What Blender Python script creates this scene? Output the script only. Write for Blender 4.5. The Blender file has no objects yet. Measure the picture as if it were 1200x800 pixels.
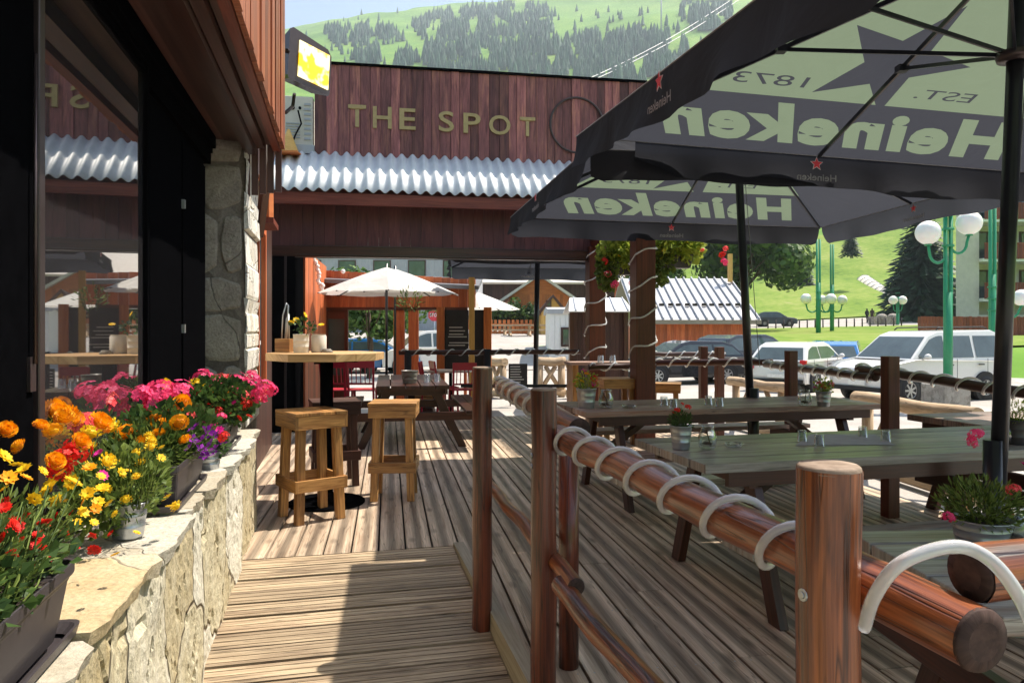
import bpy, math, random
from mathutils import Vector, Matrix, noise
R = random.Random(7)
rad = math.radians
sc = bpy.context.scene
col = sc.collection
CAMH, FPX, HY = 1.4, 850.0, 386.0
def P(px, py, d):            # point seen at a pixel of the 1200x800 photo, d metres ahead
    return Vector(((px-600)/FPX*d, d, CAMH+(HY-py)/FPX*d))
def G(px, py, z=0.0):        # same, on the level z
    d = FPX*(CAMH-z)/(py-HY)
    return Vector(((px-600)/FPX*d, d, z))

# ---------------------------------------------------------------- materials
def newmat(name):
    m = bpy.data.materials.new(name); m.use_nodes = True
    nt = m.node_tree
    b = nt.nodes['Principled BSDF']
    return m, nt, b
def N(nt, t, **kw):
    n = nt.nodes.new(t)
    for k, v in kw.items():
        if k.startswith('i_'):
            n.inputs[k[2:].replace('_', ' ')].default_value = v
        else: setattr(n, k, v)
    return n
def c4(c): return (c[0], c[1], c[2], 1.0)
def ramp(nt, stops):
    r = nt.nodes.new('ShaderNodeValToRGB')
    e = r.color_ramp.elements
    while len(e) < len(stops): e.new(0.5)
    for i, (p, c) in enumerate(stops):
        e[i].position = p; e[i].color = c4(c)
    return r
def plain(name, c, rough=0.6, metal=0.0, var=0.12, scale=18.0, bump=0.05, spec=0.5, coat=0.0):
    m, nt, b = newmat(name)
    tc = N(nt, 'ShaderNodeTexCoord')
    n = N(nt, 'ShaderNodeTexNoise', i_Scale=scale, i_Detail=4.0, i_Roughness=0.6)
    nt.links.new(tc.outputs['Object'], n.inputs['Vector'])
    r = ramp(nt, [(0.3, [x*(1-var) for x in c]), (0.7, [min(1, x*(1+var)) for x in c])])
    nt.links.new(n.outputs['Fac'], r.inputs['Fac'])
    nt.links.new(r.outputs['Color'], b.inputs['Base Color'])
    b.inputs['Roughness'].default_value = rough
    b.inputs['Metallic'].default_value = metal
    b.inputs['Specular IOR Level'].default_value = spec
    b.inputs['Coat Weight'].default_value = coat
    if bump:
        bp = N(nt, 'ShaderNodeBump', i_Strength=bump, i_Distance=0.01)
        nt.links.new(n.outputs['Fac'], bp.inputs['Height'])
        nt.links.new(bp.outputs['Normal'], b.inputs['Normal'])
    return m
def wood(name, c1, c2, rough=0.55, sl=1.2, sx=26.0, var=0.35, bump=0.25, stripes=0.0, coat=0.0, knots=True, spec=0.4, patch=0.0, pc=(0.1,0.1,0.1), cracks=0.0, knot=0.0):
    """grain runs along the u of every piece; every board gets its own tone through the face value rnd"""
    m, nt, b = newmat(name)
    L = nt.links.new
    uv = N(nt, 'ShaderNodeUVMap'); at = N(nt, 'ShaderNodeAttribute', attribute_name='rnd')
    sp = N(nt, 'ShaderNodeSeparateXYZ'); L(uv.outputs['UV'], sp.inputs[0])
    def mth(op, a, bb):
        k = N(nt, 'ShaderNodeMath', operation=op)
        for i, q in enumerate((a, bb)):
            if q is None: continue
            if isinstance(q, (int, float)): k.inputs[i].default_value = q
            else: L(q, k.inputs[i])
        return k.outputs[0]
    cx = N(nt, 'ShaderNodeCombineXYZ')
    L(mth('MULTIPLY', sp.outputs[0], sl), cx.inputs[0]); L(mth('MULTIPLY', sp.outputs[1], sx), cx.inputs[1]); L(mth('MULTIPLY', at.outputs['Fac'], 37.0), cx.inputs[2])
    n1 = N(nt, 'ShaderNodeTexNoise', i_Scale=1.0, i_Detail=6.0, i_Roughness=0.65, i_Distortion=0.6)
    L(cx.outputs[0], n1.inputs['Vector'])
    cy = N(nt, 'ShaderNodeCombineXYZ')
    L(mth('MULTIPLY', sp.outputs[0], sl*3), cy.inputs[0]); L(mth('MULTIPLY', sp.outputs[1], sx*5), cy.inputs[1]); L(mth('MULTIPLY', at.outputs['Fac'], 91.0), cy.inputs[2])
    n2 = N(nt, 'ShaderNodeTexNoise', i_Scale=1.0, i_Detail=3.0)
    L(cy.outputs[0], n2.inputs['Vector'])
    f = mth('ADD', mth('MULTIPLY', n1.outputs['Fac'], 0.65), mth('MULTIPLY', n2.outputs['Fac'], 0.35))
    r = ramp(nt, [(0.34, c1), (0.52, [(a+bq)/2 for a, bq in zip(c1, c2)]), (0.68, c2)])
    L(f, r.inputs['Fac'])
    colr = r.outputs['Color']
    if patch:
        n3 = N(nt, 'ShaderNodeTexNoise', i_Scale=1.0, i_Detail=5.0, i_Roughness=0.7)
        cz = N(nt, 'ShaderNodeCombineXYZ')
        L(mth('MULTIPLY', sp.outputs[0], 1.3), cz.inputs[0]); L(mth('MULTIPLY', sp.outputs[1], 13.0), cz.inputs[1]); L(mth('MULTIPLY', at.outputs['Fac'], 11.0), cz.inputs[2])
        L(cz.outputs[0], n3.inputs['Vector'])
        rp = ramp(nt, [(0.5, (0,0,0)), (0.66, (patch,)*3)]); L(n3.outputs['Fac'], rp.inputs['Fac'])
        mp = N(nt, 'ShaderNodeMix', data_type='RGBA'); L(rp.outputs['Color'], mp.inputs[0]); L(colr, mp.inputs[6]); mp.inputs[7].default_value = c4(pc)
        colr = mp.outputs[2]
    if cracks:
        cw = N(nt, 'ShaderNodeCombineXYZ')
        L(mth('MULTIPLY', sp.outputs[0], 1.1), cw.inputs[0]); L(mth('MULTIPLY', sp.outputs[1], 24.0), cw.inputs[1]); L(mth('MULTIPLY', at.outputs['Fac'], 53.0), cw.inputs[2])
        n4 = N(nt, 'ShaderNodeTexNoise', i_Scale=1.0, i_Detail=2.0); L(cw.outputs[0], n4.inputs['Vector'])
        k_ = mth('ABSOLUTE', mth('SUBTRACT', n4.outputs['Fac'], 0.56), None)
        rc = ramp(nt, [(0.0, (1-cracks,)*3), (0.018, (1,)*3)]); L(k_, rc.inputs['Fac'])
        mc = N(nt, 'ShaderNodeMix', data_type='RGBA', blend_type='MULTIPLY'); mc.inputs[0].default_value = 1.0; L(colr, mc.inputs[6]); L(rc.outputs['Color'], mc.inputs[7]); colr = mc.outputs[2]
        f = mth('ADD', f, mth('MULTIPLY', rc.outputs['Color'], 0.6))
    if knot:
        ck = N(nt, 'ShaderNodeCombineXYZ')
        L(mth('MULTIPLY', sp.outputs[0], 2.6), ck.inputs[0]); L(mth('MULTIPLY', sp.outputs[1], 7.0), ck.inputs[1]); L(mth('MULTIPLY', at.outputs['Fac'], 29.0), ck.inputs[2])
        vk = N(nt, 'ShaderNodeTexVoronoi', i_Scale=1.0); L(ck.outputs[0], vk.inputs['Vector'])
        rk = ramp(nt, [(0.05, (1-knot,)*3), (0.15, (1-knot*0.45,)*3), (0.20, (1,)*3)]); L(vk.outputs['Distance'], rk.inputs['Fac'])
        mk_ = N(nt, 'ShaderNodeMix', data_type='RGBA', blend_type='MULTIPLY'); mk_.inputs[0].default_value = 1.0; L(colr, mk_.inputs[6]); L(rk.outputs['Color'], mk_.inputs[7]); colr = mk_.outputs[2]
    v = mth('ADD', mth('MULTIPLY', at.outputs['Fac'], 2*var), 1-var)
    hs = N(nt, 'ShaderNodeHueSaturation'); L(v, hs.inputs['Value']); L(colr, hs.inputs['Color'])
    colr = hs.outputs['Color']
    h = f
    if stripes:
        w = mth('PINGPONG', mth('MULTIPLY', sp.outputs[1], stripes), 1.0)
        ss = N(nt, 'ShaderNodeMapRange', i_From_Min=0.25, i_From_Max=0.75, i_To_Min=0.52, i_To_Max=1.2); L(w, ss.inputs[0])
        h2 = N(nt, 'ShaderNodeHueSaturation'); L(ss.outputs[0], h2.inputs['Value']); L(colr, h2.inputs['Color']); colr = h2.outputs['Color']
        h = mth('ADD', f, mth('MULTIPLY', ss.outputs[0], 1.0))
    L(colr, b.inputs['Base Color'])
    b.inputs['Roughness'].default_value = rough
    b.inputs['Specular IOR Level'].default_value = spec
    b.inputs['Coat Weight'].default_value = coat; b.inputs['Coat Roughness'].default_value = 0.2
    if bump:
        bp = N(nt, 'ShaderNodeBump', i_Strength=bump, i_Distance=0.006)
        L(h, bp.inputs['Height']); L(bp.outputs['Normal'], b.inputs['Normal'])
    return m
def stone(name, cols, scale=3.0, bump=0.8, mortar=None, crack=0.0, mw=0.05, sz=1.0):
    m, nt, b = newmat(name); L = nt.links.new
    tc = N(nt, 'ShaderNodeTexCoord')
    mp = N(nt, 'ShaderNodeMapping'); mp.inputs['Scale'].default_value = (1, 1, sz)
    L(tc.outputs['Object'], mp.inputs[0])
    nz = N(nt, 'ShaderNodeTexNoise', i_Scale=2.5, i_Detail=3.0)
    L(mp.outputs[0], nz.inputs['Vector'])
    mx = N(nt, 'ShaderNodeMix', data_type='RGBA'); mx.inputs[0].default_value = 0.22
    L(mp.outputs[0], mx.inputs[6]); L(nz.outputs['Color'], mx.inputs[7])
    v = N(nt, 'ShaderNodeTexVoronoi', i_Scale=scale); L(mx.outputs[2], v.inputs['Vector'])
    e = N(nt, 'ShaderNodeTexVoronoi', feature='DISTANCE_TO_EDGE', i_Scale=scale); L(mx.outputs[2], e.inputs['Vector'])
    n = N(nt, 'ShaderNodeTexNoise', i_Scale=9.0, i_Detail=8.0, i_Roughness=0.7); L(mp.outputs[0], n.inputs['Vector'])
    n2 = N(nt, 'ShaderNodeTexNoise', i_Scale=60.0, i_Detail=4.0); L(mp.outputs[0], n2.inputs['Vector'])
    sp = N(nt, 'ShaderNodeSeparateColor'); L(v.outputs['Color'], sp.inputs[0])
    a = N(nt, 'ShaderNodeMath', operation='MULTIPLY'); L(sp.outputs[0], a.inputs[0]); a.inputs[1].default_value = 0.5
    s = N(nt, 'ShaderNodeMath', operation='MULTIPLY_ADD'); L(n.outputs['Fac'], s.inputs[0]); s.inputs[1].default_value = 0.6; L(a.outputs[0], s.inputs[2])
    st = [(0.25+0.5*i/(len(cols)-1), c) for i, c in enumerate(cols)]
    r = ramp(nt, st); L(s.outputs[0], r.inputs['Fac'])
    g = N(nt, 'ShaderNodeMix', data_type='RGBA', blend_type='MULTIPLY'); g.inputs[0].default_value = 0.6
    rr = ramp(nt, [(0.3, (0.55,)*3), (0.6, (1,)*3)]); L(n2.outputs['Fac'], rr.inputs['Fac'])
    L(r.outputs['Color'], g.inputs[6]); L(rr.outputs['Color'], g.inputs[7])
    out = g.outputs[2]
    er = ramp(nt, [(0.0, (0,)*3), (mw, (1,)*3)]); L(e.outputs['Distance'], er.inputs['Fac'])
    if mortar:
        k = N(nt, 'ShaderNodeMix', data_type='RGBA'); L(er.outputs['Color'], k.inputs[0]); k.inputs[6].default_value = c4(mortar); L(out, k.inputs[7]); out = k.outputs[2]
    L(out, b.inputs['Base Color']); b.inputs['Roughness'].default_value = 0.85
    hh = N(nt, 'ShaderNodeMath', operation='MULTIPLY_ADD'); L(n.outputs['Fac'], hh.inputs[0]); hh.inputs[1].default_value = 0.8
    L(er.outputs['Color'], hh.inputs[2])
    h3 = N(nt, 'ShaderNodeMath', operation='MULTIPLY_ADD'); L(n2.outputs['Fac'], h3.inputs[0]); h3.inputs[1].default_value = 0.25; L(hh.outputs[0], h3.inputs[2])
    bp = N(nt, 'ShaderNodeBump', i_Strength=bump, i_Distance=0.03); L(h3.outputs[0], bp.inputs['Height']); L(bp.outputs['Normal'], b.inputs['Normal'])
    return m
def cloth(name, c, t, rough=0.8, w=0.5):
    m, nt, b = newmat(name); L = nt.links.new
    tc = N(nt, 'ShaderNodeTexCoord'); n = N(nt, 'ShaderNodeTexNoise', i_Scale=2.2, i_Detail=3.5, i_Distortion=1.2); L(tc.outputs['Object'], n.inputs['Vector'])
    r = ramp(nt, [(0.3, [x*0.85 for x in c]), (0.7, [min(1, x*1.12) for x in c])]); L(n.outputs['Fac'], r.inputs['Fac'])
    L(r.outputs['Color'], b.inputs['Base Color']); b.inputs['Roughness'].default_value = rough; b.inputs['Specular IOR Level'].default_value = 0.2
    bp = N(nt, 'ShaderNodeBump', i_Strength=0.7, i_Distance=0.05); L(n.outputs['Fac'], bp.inputs['Height']); L(bp.outputs['Normal'], b.inputs['Normal'])
    tr = N(nt, 'ShaderNodeBsdfTranslucent'); tr.inputs['Color'].default_value = c4(t)
    mx = N(nt, 'ShaderNodeMixShader'); mx.inputs[0].default_value = w
    L(b.outputs[0], mx.inputs[1]); L(tr.outputs[0], mx.inputs[2]); L(mx.outputs[0], nt.nodes['Material Output'].inputs['Surface'])
    return m
def leafmat(name, ca, cb, tr=0.35):
    m, nt, b = newmat(name); L = nt.links.new
    at = N(nt, 'ShaderNodeAttribute', attribute_name='rnd')
    r = ramp(nt, [(0.0, ca), (1.0, cb)]); L(at.outputs['Fac'], r.inputs['Fac'])
    L(r.outputs['Color'], b.inputs['Base Color']); b.inputs['Roughness'].default_value = 0.55; b.inputs['Specular IOR Level'].default_value = 0.3
    t = N(nt, 'ShaderNodeBsdfTranslucent'); L(r.outputs['Color'], t.inputs['Color'])
    mx = N(nt, 'ShaderNodeMixShader'); mx.inputs[0].default_value = tr
    L(b.outputs[0], mx.inputs[1]); L(t.outputs[0], mx.inputs[2]); L(mx.outputs[0], nt.nodes['Material Output'].inputs['Surface'])
    return m
def glassmat(name, c=(1,1,1), rough=0.02):
    m, nt, b = newmat(name)
    b.inputs['Base Color'].default_value = c4(c); b.inputs['Transmission Weight'].default_value = 1.0
    b.inputs['Roughness'].default_value = rough; b.inputs['IOR'].default_value = 1.45
    return m
def emit(name, c, s, base=(0.8,0.8,0.8)):
    m, nt, b = newmat(name)
    b.inputs['Base Color'].default_value = c4(base); b.inputs['Emission Color'].default_value = c4(c); b.inputs['Emission Strength'].default_value = s
    return m

M = {}
M['deck'] = wood('weathered_deck', (0.27,0.19,0.125), (0.66,0.53,0.39), rough=0.55, sl=0.9, sx=26, var=0.20, bump=0.5, stripes=18.75, patch=0.45, pc=(0.20,0.11,0.065), cracks=0.5, knot=0.5)
M['ramp'] = wood('weathered_ramp', (0.17,0.115,0.07), (0.66,0.52,0.34), rough=0.65, sl=1.0, sx=26, var=0.26, bump=0.6, patch=0.65, pc=(0.15,0.095,0.06), cracks=0.6, knot=0.5)
M['stringer'] = wood('pale_plank', (0.22,0.18,0.12), (0.46,0.40,0.30), rough=0.7, sx=20, var=0.1)
M['post'] = wood('stained_log', (0.06,0.012,0.006), (0.50,0.15,0.045), rough=0.32, sl=1.2, sx=34, var=0.12, bump=0.45, coat=0.4, patch=0.9, pc=(0.035,0.009,0.007), cracks=0.75, knot=0.75)
M['bigpost'] = M['post']
M['post'] = wood('dark_stained_log', (0.035,0.008,0.006), (0.27,0.062,0.026), rough=0.32, sl=1.0, sx=26, var=0.12, bump=0.45, coat=0.45, patch=0.9, pc=(0.022,0.007,0.006), cracks=0.7, knot=0.7)
M['endgrain'] = wood('cut_log_end', (0.16,0.11,0.07), (0.42,0.32,0.24), rough=0.8, sl=14, sx=14, var=0.1, bump=0.6)
M['dkend'] = wood('dark_log_end', (0.018,0.009,0.007), (0.09,0.05,0.04), rough=0.8, sl=14, sx=14, var=0.1, bump=0.6)
M['darkwood'] = wood('dark_stain', (0.022,0.007,0.004), (0.085,0.026,0.014), rough=0.35, var=0.25, bump=0.2, coat=0.2)
M['dkred'] = wood('dark_red_post', (0.05,0.012,0.007), (0.15,0.036,0.018), rough=0.4, var=0.2, bump=0.2)
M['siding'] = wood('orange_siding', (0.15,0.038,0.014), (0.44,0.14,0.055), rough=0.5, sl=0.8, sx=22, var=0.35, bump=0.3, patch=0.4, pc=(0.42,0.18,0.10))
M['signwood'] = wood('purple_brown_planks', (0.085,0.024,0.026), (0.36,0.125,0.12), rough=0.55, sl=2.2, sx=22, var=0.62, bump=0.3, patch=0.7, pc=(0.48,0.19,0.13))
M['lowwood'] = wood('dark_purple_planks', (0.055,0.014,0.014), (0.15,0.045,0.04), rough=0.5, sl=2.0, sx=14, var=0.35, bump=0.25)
M['fascia'] = wood('red_brown_fascia', (0.09,0.016,0.010), (0.26,0.065,0.035), rough=0.45, var=0.2, bump=0.2)
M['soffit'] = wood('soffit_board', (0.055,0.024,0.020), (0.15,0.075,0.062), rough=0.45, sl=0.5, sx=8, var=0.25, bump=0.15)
M['pallet'] = wood('golden_pallet_wood', (0.20,0.078,0.02), (0.70,0.38,0.13), rough=0.45, sl=2.0, sx=26, var=0.35, bump=0.4, coat=0.15, patch=0.6, pc=(0.22,0.085,0.025), cracks=0.5, knot=0.6)
M['bartop'] = wood('pale_bar_top', (0.42,0.23,0.09), (0.75,0.50,0.25), rough=0.45, sl=1.5, sx=18, var=0.2, bump=0.2)
M['tabletop'] = wood('worn_table_top', (0.16,0.10,0.08), (0.48,0.36,0.30), rough=0.5, sl=1.4, sx=18, var=0.35, bump=0.3, coat=0.08, patch=0.6, pc=(0.36,0.15,0.09), cracks=0.5, knot=0.4)
M['greentop'] = wood('green_grey_table_top', (0.15,0.14,0.12), (0.50,0.48,0.42), rough=0.4, sl=1.2, sx=18, var=0.3, bump=0.3, coat=0.2, patch=0.55, pc=(0.22,0.13,0.09), cracks=0.5, knot=0.4)
M['log'] = wood('peeled_log', (0.34,0.22,0.12), (0.66,0.50,0.33), rough=0.7, sl=1.5, sx=14, var=0.15, bump=0.3, cracks=0.6, knot=0.5)
M['orange'] = wood('orange_boards', (0.42,0.10,0.022), (0.72,0.24,0.065), rough=0.55, sx=14, var=0.25, bump=0.2)
M['yellowwood'] = wood('yellow_boards', (0.55,0.30,0.07), (0.78,0.48,0.15), rough=0.6, sx=10, var=0.15, bump=0.2)
M['redwood'] = wood('red_boards', (0.40,0.075,0.025), (0.74,0.23,0.08), rough=0.55, sx=14, var=0.3, bump=0.2)
M['redfence'] = wood('red_brown_fence', (0.16,0.035,0.022), (0.34,0.09,0.055), rough=0.6, sx=14, var=0.25, bump=0.2)
M['brownhut'] = wood('dark_brown_hut', (0.035,0.014,0.010), (0.10,0.042,0.03), rough=0.5, sx=14, var=0.25, bump=0.2)
M['black'] = plain('black_paint', (0.003,0.003,0.0036), 0.7, var=0.2, spec=0.0)
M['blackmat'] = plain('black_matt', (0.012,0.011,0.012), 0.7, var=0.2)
M['pole'] = plain('black_pole', (0.014,0.015,0.02), 0.28, var=0.15)
M['frame'] = plain('bronze_frame', (0.075,0.055,0.055), 0.35, metal=0.6, var=0.1)
M['zinc'] = plain('galvanised_sheet', (0.70,0.72,0.72), 0.55, metal=0.1, var=0.10, scale=5, bump=0.03)
M['steelroof'] = plain('white_steel_roof', (0.52,0.51,0.51), 0.4, metal=0.1, var=0.06, scale=2)
M['bucket'] = plain('zinc_bucket', (0.45,0.47,0.50), 0.35, metal=0.8, var=0.12, scale=10)
M['trough'] = plain('dark_plastic_trough', (0.045,0.038,0.04), 0.42, var=0.1, scale=8)
M['soil'] = plain('soil', (0.03,0.02,0.014), 0.95, var=0.4, scale=60, bump=0.8)
M['gold'] = plain('dull_gold_letters', (0.42,0.30,0.13), 0.42, metal=0.35, var=0.12)
M['green'] = plain('green_enamel', (0.02,0.26,0.12), 0.35, var=0.06)
M['globe'] = emit('opal_globe', (1,1,1), 0.0, (0.9,0.88,0.84)); 
M['globe'].node_tree.nodes['Principled BSDF'].inputs['Subsurface Weight'].default_value = 0.3
M['white'] = plain('white_paint', (0.80,0.79,0.76), 0.5, var=0.04, scale=4)
M['cream'] = plain('cream_render', (0.62,0.57,0.50), 0.85, var=0.08, scale=3)
M['greywall'] = plain('grey_render', (0.40,0.41,0.44), 0.85, var=0.08, scale=2)
M['carwhite'] = plain('white_car_paint', (0.76,0.75,0.72), 0.25, var=0.02, bump=0, coat=0.6)
M['carblack'] = plain('black_car_paint', (0.015,0.015,0.018), 0.2, var=0.02, bump=0, coat=0.8)
M['carblue'] = plain('blue_car_paint', (0.02,0.16,0.42), 0.22, var=0.02, bump=0, coat=0.8)
M['cargrey'] = plain('grey_car_paint', (0.06,0.075,0.10), 0.25, var=0.02, bump=0, coat=0.8)
M['carglass'] = plain('car_glass', (0.06,0.085,0.085), 0.04, var=0.35, scale=1.2, bump=0, spec=0.9)
M['tyre'] = plain('tyre_rubber', (0.018,0.018,0.019), 0.75)
M['rim'] = plain('alloy_rim', (0.45,0.45,0.46), 0.35, metal=0.7)
M['tail'] = plain('red_lens', (0.55,0.015,0.02), 0.2)
M['headl'] = plain('clear_lens', (0.6,0.62,0.64), 0.12)
M['plate'] = plain('number_plate', (0.8,0.8,0.75), 0.5)
M['redmetal'] = plain('raspberry_metal', (0.48,0.022,0.045), 0.35, var=0.06)
M['chalk'] = plain('chalkboard', (0.018,0.018,0.020), 0.7, var=0.25, scale=6)
M['chalkink'] = plain('chalk_marks', (0.55,0.55,0.53), 0.9)
M['canvas'] = cloth('white_canvas', (0.80,0.79,0.74), (0.80,0.79,0.74), w=0.35)
M['fabdark'] = cloth('dark_parasol_cloth', (0.021,0.023,0.031), (0.044,0.046,0.055), w=0.55)
M['fablight'] = cloth('pale_green_print', (0.17,0.21,0.155), (0.14,0.18,0.12), w=0.6)
M['printgrey'] = plain('grey_print', (0.25,0.26,0.27), 0.8, bump=0)
M['printred'] = plain('red_print', (0.65,0.05,0.07), 0.7, bump=0)
M['printwhite'] = plain('white_print', (0.75,0.75,0.75), 0.7, bump=0)
M['darkprint'] = cloth('dark_green_print', (0.035,0.055,0.045), (0.07,0.095,0.08), w=0.5)
M['asphalt'] = plain('road_asphalt', (0.17,0.165,0.16), 0.9, var=0.2, scale=30, bump=0.3)
M['rope'] = plain('rope_light_tube', (0.86,0.86,0.85), 0.08, var=0.1, bump=0, coat=0.5)
M['rope'].node_tree.nodes['Principled BSDF'].inputs['Transmission Weight'].default_value = 0.5
def thinglass():
    m, nt, b = newmat('clear_glass'); L = nt.links.new
    t = N(nt, 'ShaderNodeBsdfTransparent'); t.inputs[0].default_value = (0.93,0.95,0.94,1); g = N(nt, 'ShaderNodeBsdfGlossy'); g.inputs['Roughness'].default_value = 0.03
    fr = N(nt, 'ShaderNodeLayerWeight', i_Blend=0.35); mx = N(nt, 'ShaderNodeMixShader'); L(fr.outputs['Facing'], mx.inputs[0]); L(t.outputs[0], mx.inputs[1]); L(g.outputs[0], mx.inputs[2])
    L(mx.outputs[0], nt.nodes['Material Output'].inputs['Surface']); return m
M['glass'] = thinglass()
M['paper'] = plain('grey_paper_menu', (0.42,0.42,0.46), 0.7)
M['slate'] = plain('dark_grey_roof', (0.13,0.13,0.14), 0.7, var=0.15, scale=3)
M['concrete'] = stone('concrete_block', [(0.22,0.20,0.17),(0.34,0.31,0.27),(0.42,0.39,0.34)], scale=14, bump=0.5)
M['slab'] = stone('cap_flagstone', [(0.40,0.34,0.23),(0.50,0.45,0.35),(0.60,0.57,0.48)], scale=1.1, bump=0.6, mw=0.003)
M['ochre'] = stone('ochre_flagstone', [(0.46,0.33,0.16),(0.55,0.44,0.26),(0.60,0.54,0.42)], scale=1.6, bump=0.5, mw=0.01)
M['wallstone'] = stone('wall_stone_face', [(0.42,0.33,0.17),(0.56,0.50,0.34),(0.68,0.64,0.52)], scale=2.6, bump=0.9, mortar=(0.22,0.17,0.11), mw=0.014, sz=0.62)
M['pillar'] = stone('pillar_joints', [(0.12,0.10,0.08),(0.22,0.19,0.16),(0.30,0.27,0.23)], scale=9, bump=0.8, mw=0.004)
M['fieldstone'] = stone('field_stone', [(0.22,0.19,0.16),(0.40,0.36,0.30),(0.58,0.53,0.45)], scale=1.3, bump=1.0, mw=0.004)
M['mortar'] = stone('white_mortar', [(0.60,0.56,0.46),(0.78,0.75,0.66),(0.85,0.83,0.76)], scale=6, bump=1.0, mw=0.03)
M['leaf'] = leafmat('leaf_green', (0.045,0.085,0.015), (0.22,0.29,0.06))
M['leafdk'] = leafmat('leaf_dark', (0.02,0.05,0.015), (0.09,0.16,0.035))
M['leafy'] = leafmat('leaf_yellow_green', (0.14,0.24,0.03), (0.50,0.55,0.08))
M['tree'] = leafmat('tree_leaf', (0.03,0.08,0.018), (0.14,0.23,0.05))
M['spruce'] = leafmat('spruce_needle', (0.008,0.028,0.014), (0.035,0.085,0.035), tr=0.15)
M['farfir'] = leafmat('far_forest', (0.025,0.07,0.05), (0.09,0.18,0.10), tr=0.1)
M['bark'] = plain('bark', (0.09,0.06,0.04), 0.9, var=0.3, scale=12, bump=0.6)
def petal(name, ca, cb): return leafmat(name, ca, cb, tr=0.3)
M['p_orange'] = petal('marigold_orange', (0.80,0.28,0.0), (0.95,0.48,0.01))
M['p_yellow'] = petal('yellow_petal', (0.85,0.50,0.01), (0.95,0.72,0.03))
M['p_red'] = petal('red_petal', (0.62,0.012,0.008), (0.88,0.035,0.02))
M['p_pink'] = petal('pink_petal', (0.75,0.02,0.12), (0.95,0.10,0.28))
M['p_coral'] = petal('coral_petal', (0.85,0.05,0.06), (0.98,0.16,0.16))
M['p_purple'] = petal('purple_petal', (0.16,0.01,0.26), (0.36,0.03,0.45))
M['p_magenta'] = petal('magenta_petal', (0.60,0.01,0.22), (0.85,0.04,0.40))

# glass of the folding windows: mostly reflection over a dark room
def winglass():
    m, nt, b = newmat('window_glass'); L = nt.links.new
    b.inputs['Base Color'].default_value = (0.03,0.028,0.03,1); b.inputs['Roughness'].default_value = 0.02
    g = N(nt, 'ShaderNodeBsdfGlossy'); g.inputs['Roughness'].default_value = 0.015; g.inputs['Color'].default_value = (0.9,0.88,0.86,1)
    lw = N(nt, 'ShaderNodeFresnel', i_IOR=2.6)
    mx = N(nt, 'ShaderNodeMixShader'); L(lw.outputs[0], mx.inputs[0]); L(b.outputs[0], mx.inputs[1]); L(g.outputs[0], mx.inputs[2])
    L(mx.outputs[0], nt.nodes['Material Output'].inputs['Surface'])
    return m
M['winglass'] = winglass()
def groundmat(name, stops, scale, rough=0.95, bump=0.3, s2=40.0):
    m, nt, b = newmat(name); L = nt.links.new
    tc = N(nt, 'ShaderNodeTexCoord')
    n = N(nt, 'ShaderNodeTexNoise', i_Scale=scale, i_Detail=10.0, i_Roughness=0.65); L(tc.outputs['Object'], n.inputs['Vector'])
    n2 = N(nt, 'ShaderNodeTexNoise', i_Scale=scale*s2, i_Detail=4.0); L(tc.outputs['Object'], n2.inputs['Vector'])
    a = N(nt, 'ShaderNodeMath', operation='MULTIPLY_ADD'); L(n2.outputs['Fac'], a.inputs[0]); a.inputs[1].default_value = 0.35
    a2 = N(nt, 'ShaderNodeMath', operation='MULTIPLY'); L(n.outputs['Fac'], a2.inputs[0]); a2.inputs[1].default_value = 0.7; L(a2.outputs[0], a.inputs[2])
    r = ramp(nt, stops); L(a.outputs[0], r.inputs['Fac']); L(r.outputs['Color'], b.inputs['Base Color'])
    b.inputs['Roughness'].default_value = rough; b.inputs['Specular IOR Level'].default_value = 0.2
    bp = N(nt, 'ShaderNodeBump', i_Strength=bump, i_Distance=0.05); L(a.outputs[0], bp.inputs['Height']); L(bp.outputs['Normal'], b.inputs['Normal'])
    return m
M['plaza'] = groundmat('pale_plaza', [(0.35,(0.30,0.27,0.24)),(0.6,(0.43,0.40,0.36)),(0.75,(0.52,0.49,0.44))], 0.6)
M['grass'] = groundmat('meadow', [(0.30,(0.05,0.13,0.015)),(0.5,(0.115,0.245,0.025)),(0.62,(0.19,0.31,0.045)),(0.75,(0.28,0.31,0.12))], 0.012, s2=25)
M['lawn'] = groundmat('lawn', [(0.36,(0.06,0.125,0.012)),(0.5,(0.14,0.225,0.025)),(0.6,(0.21,0.27,0.05)),(0.72,(0.30,0.30,0.12))], 0.06, s2=18)

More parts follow.
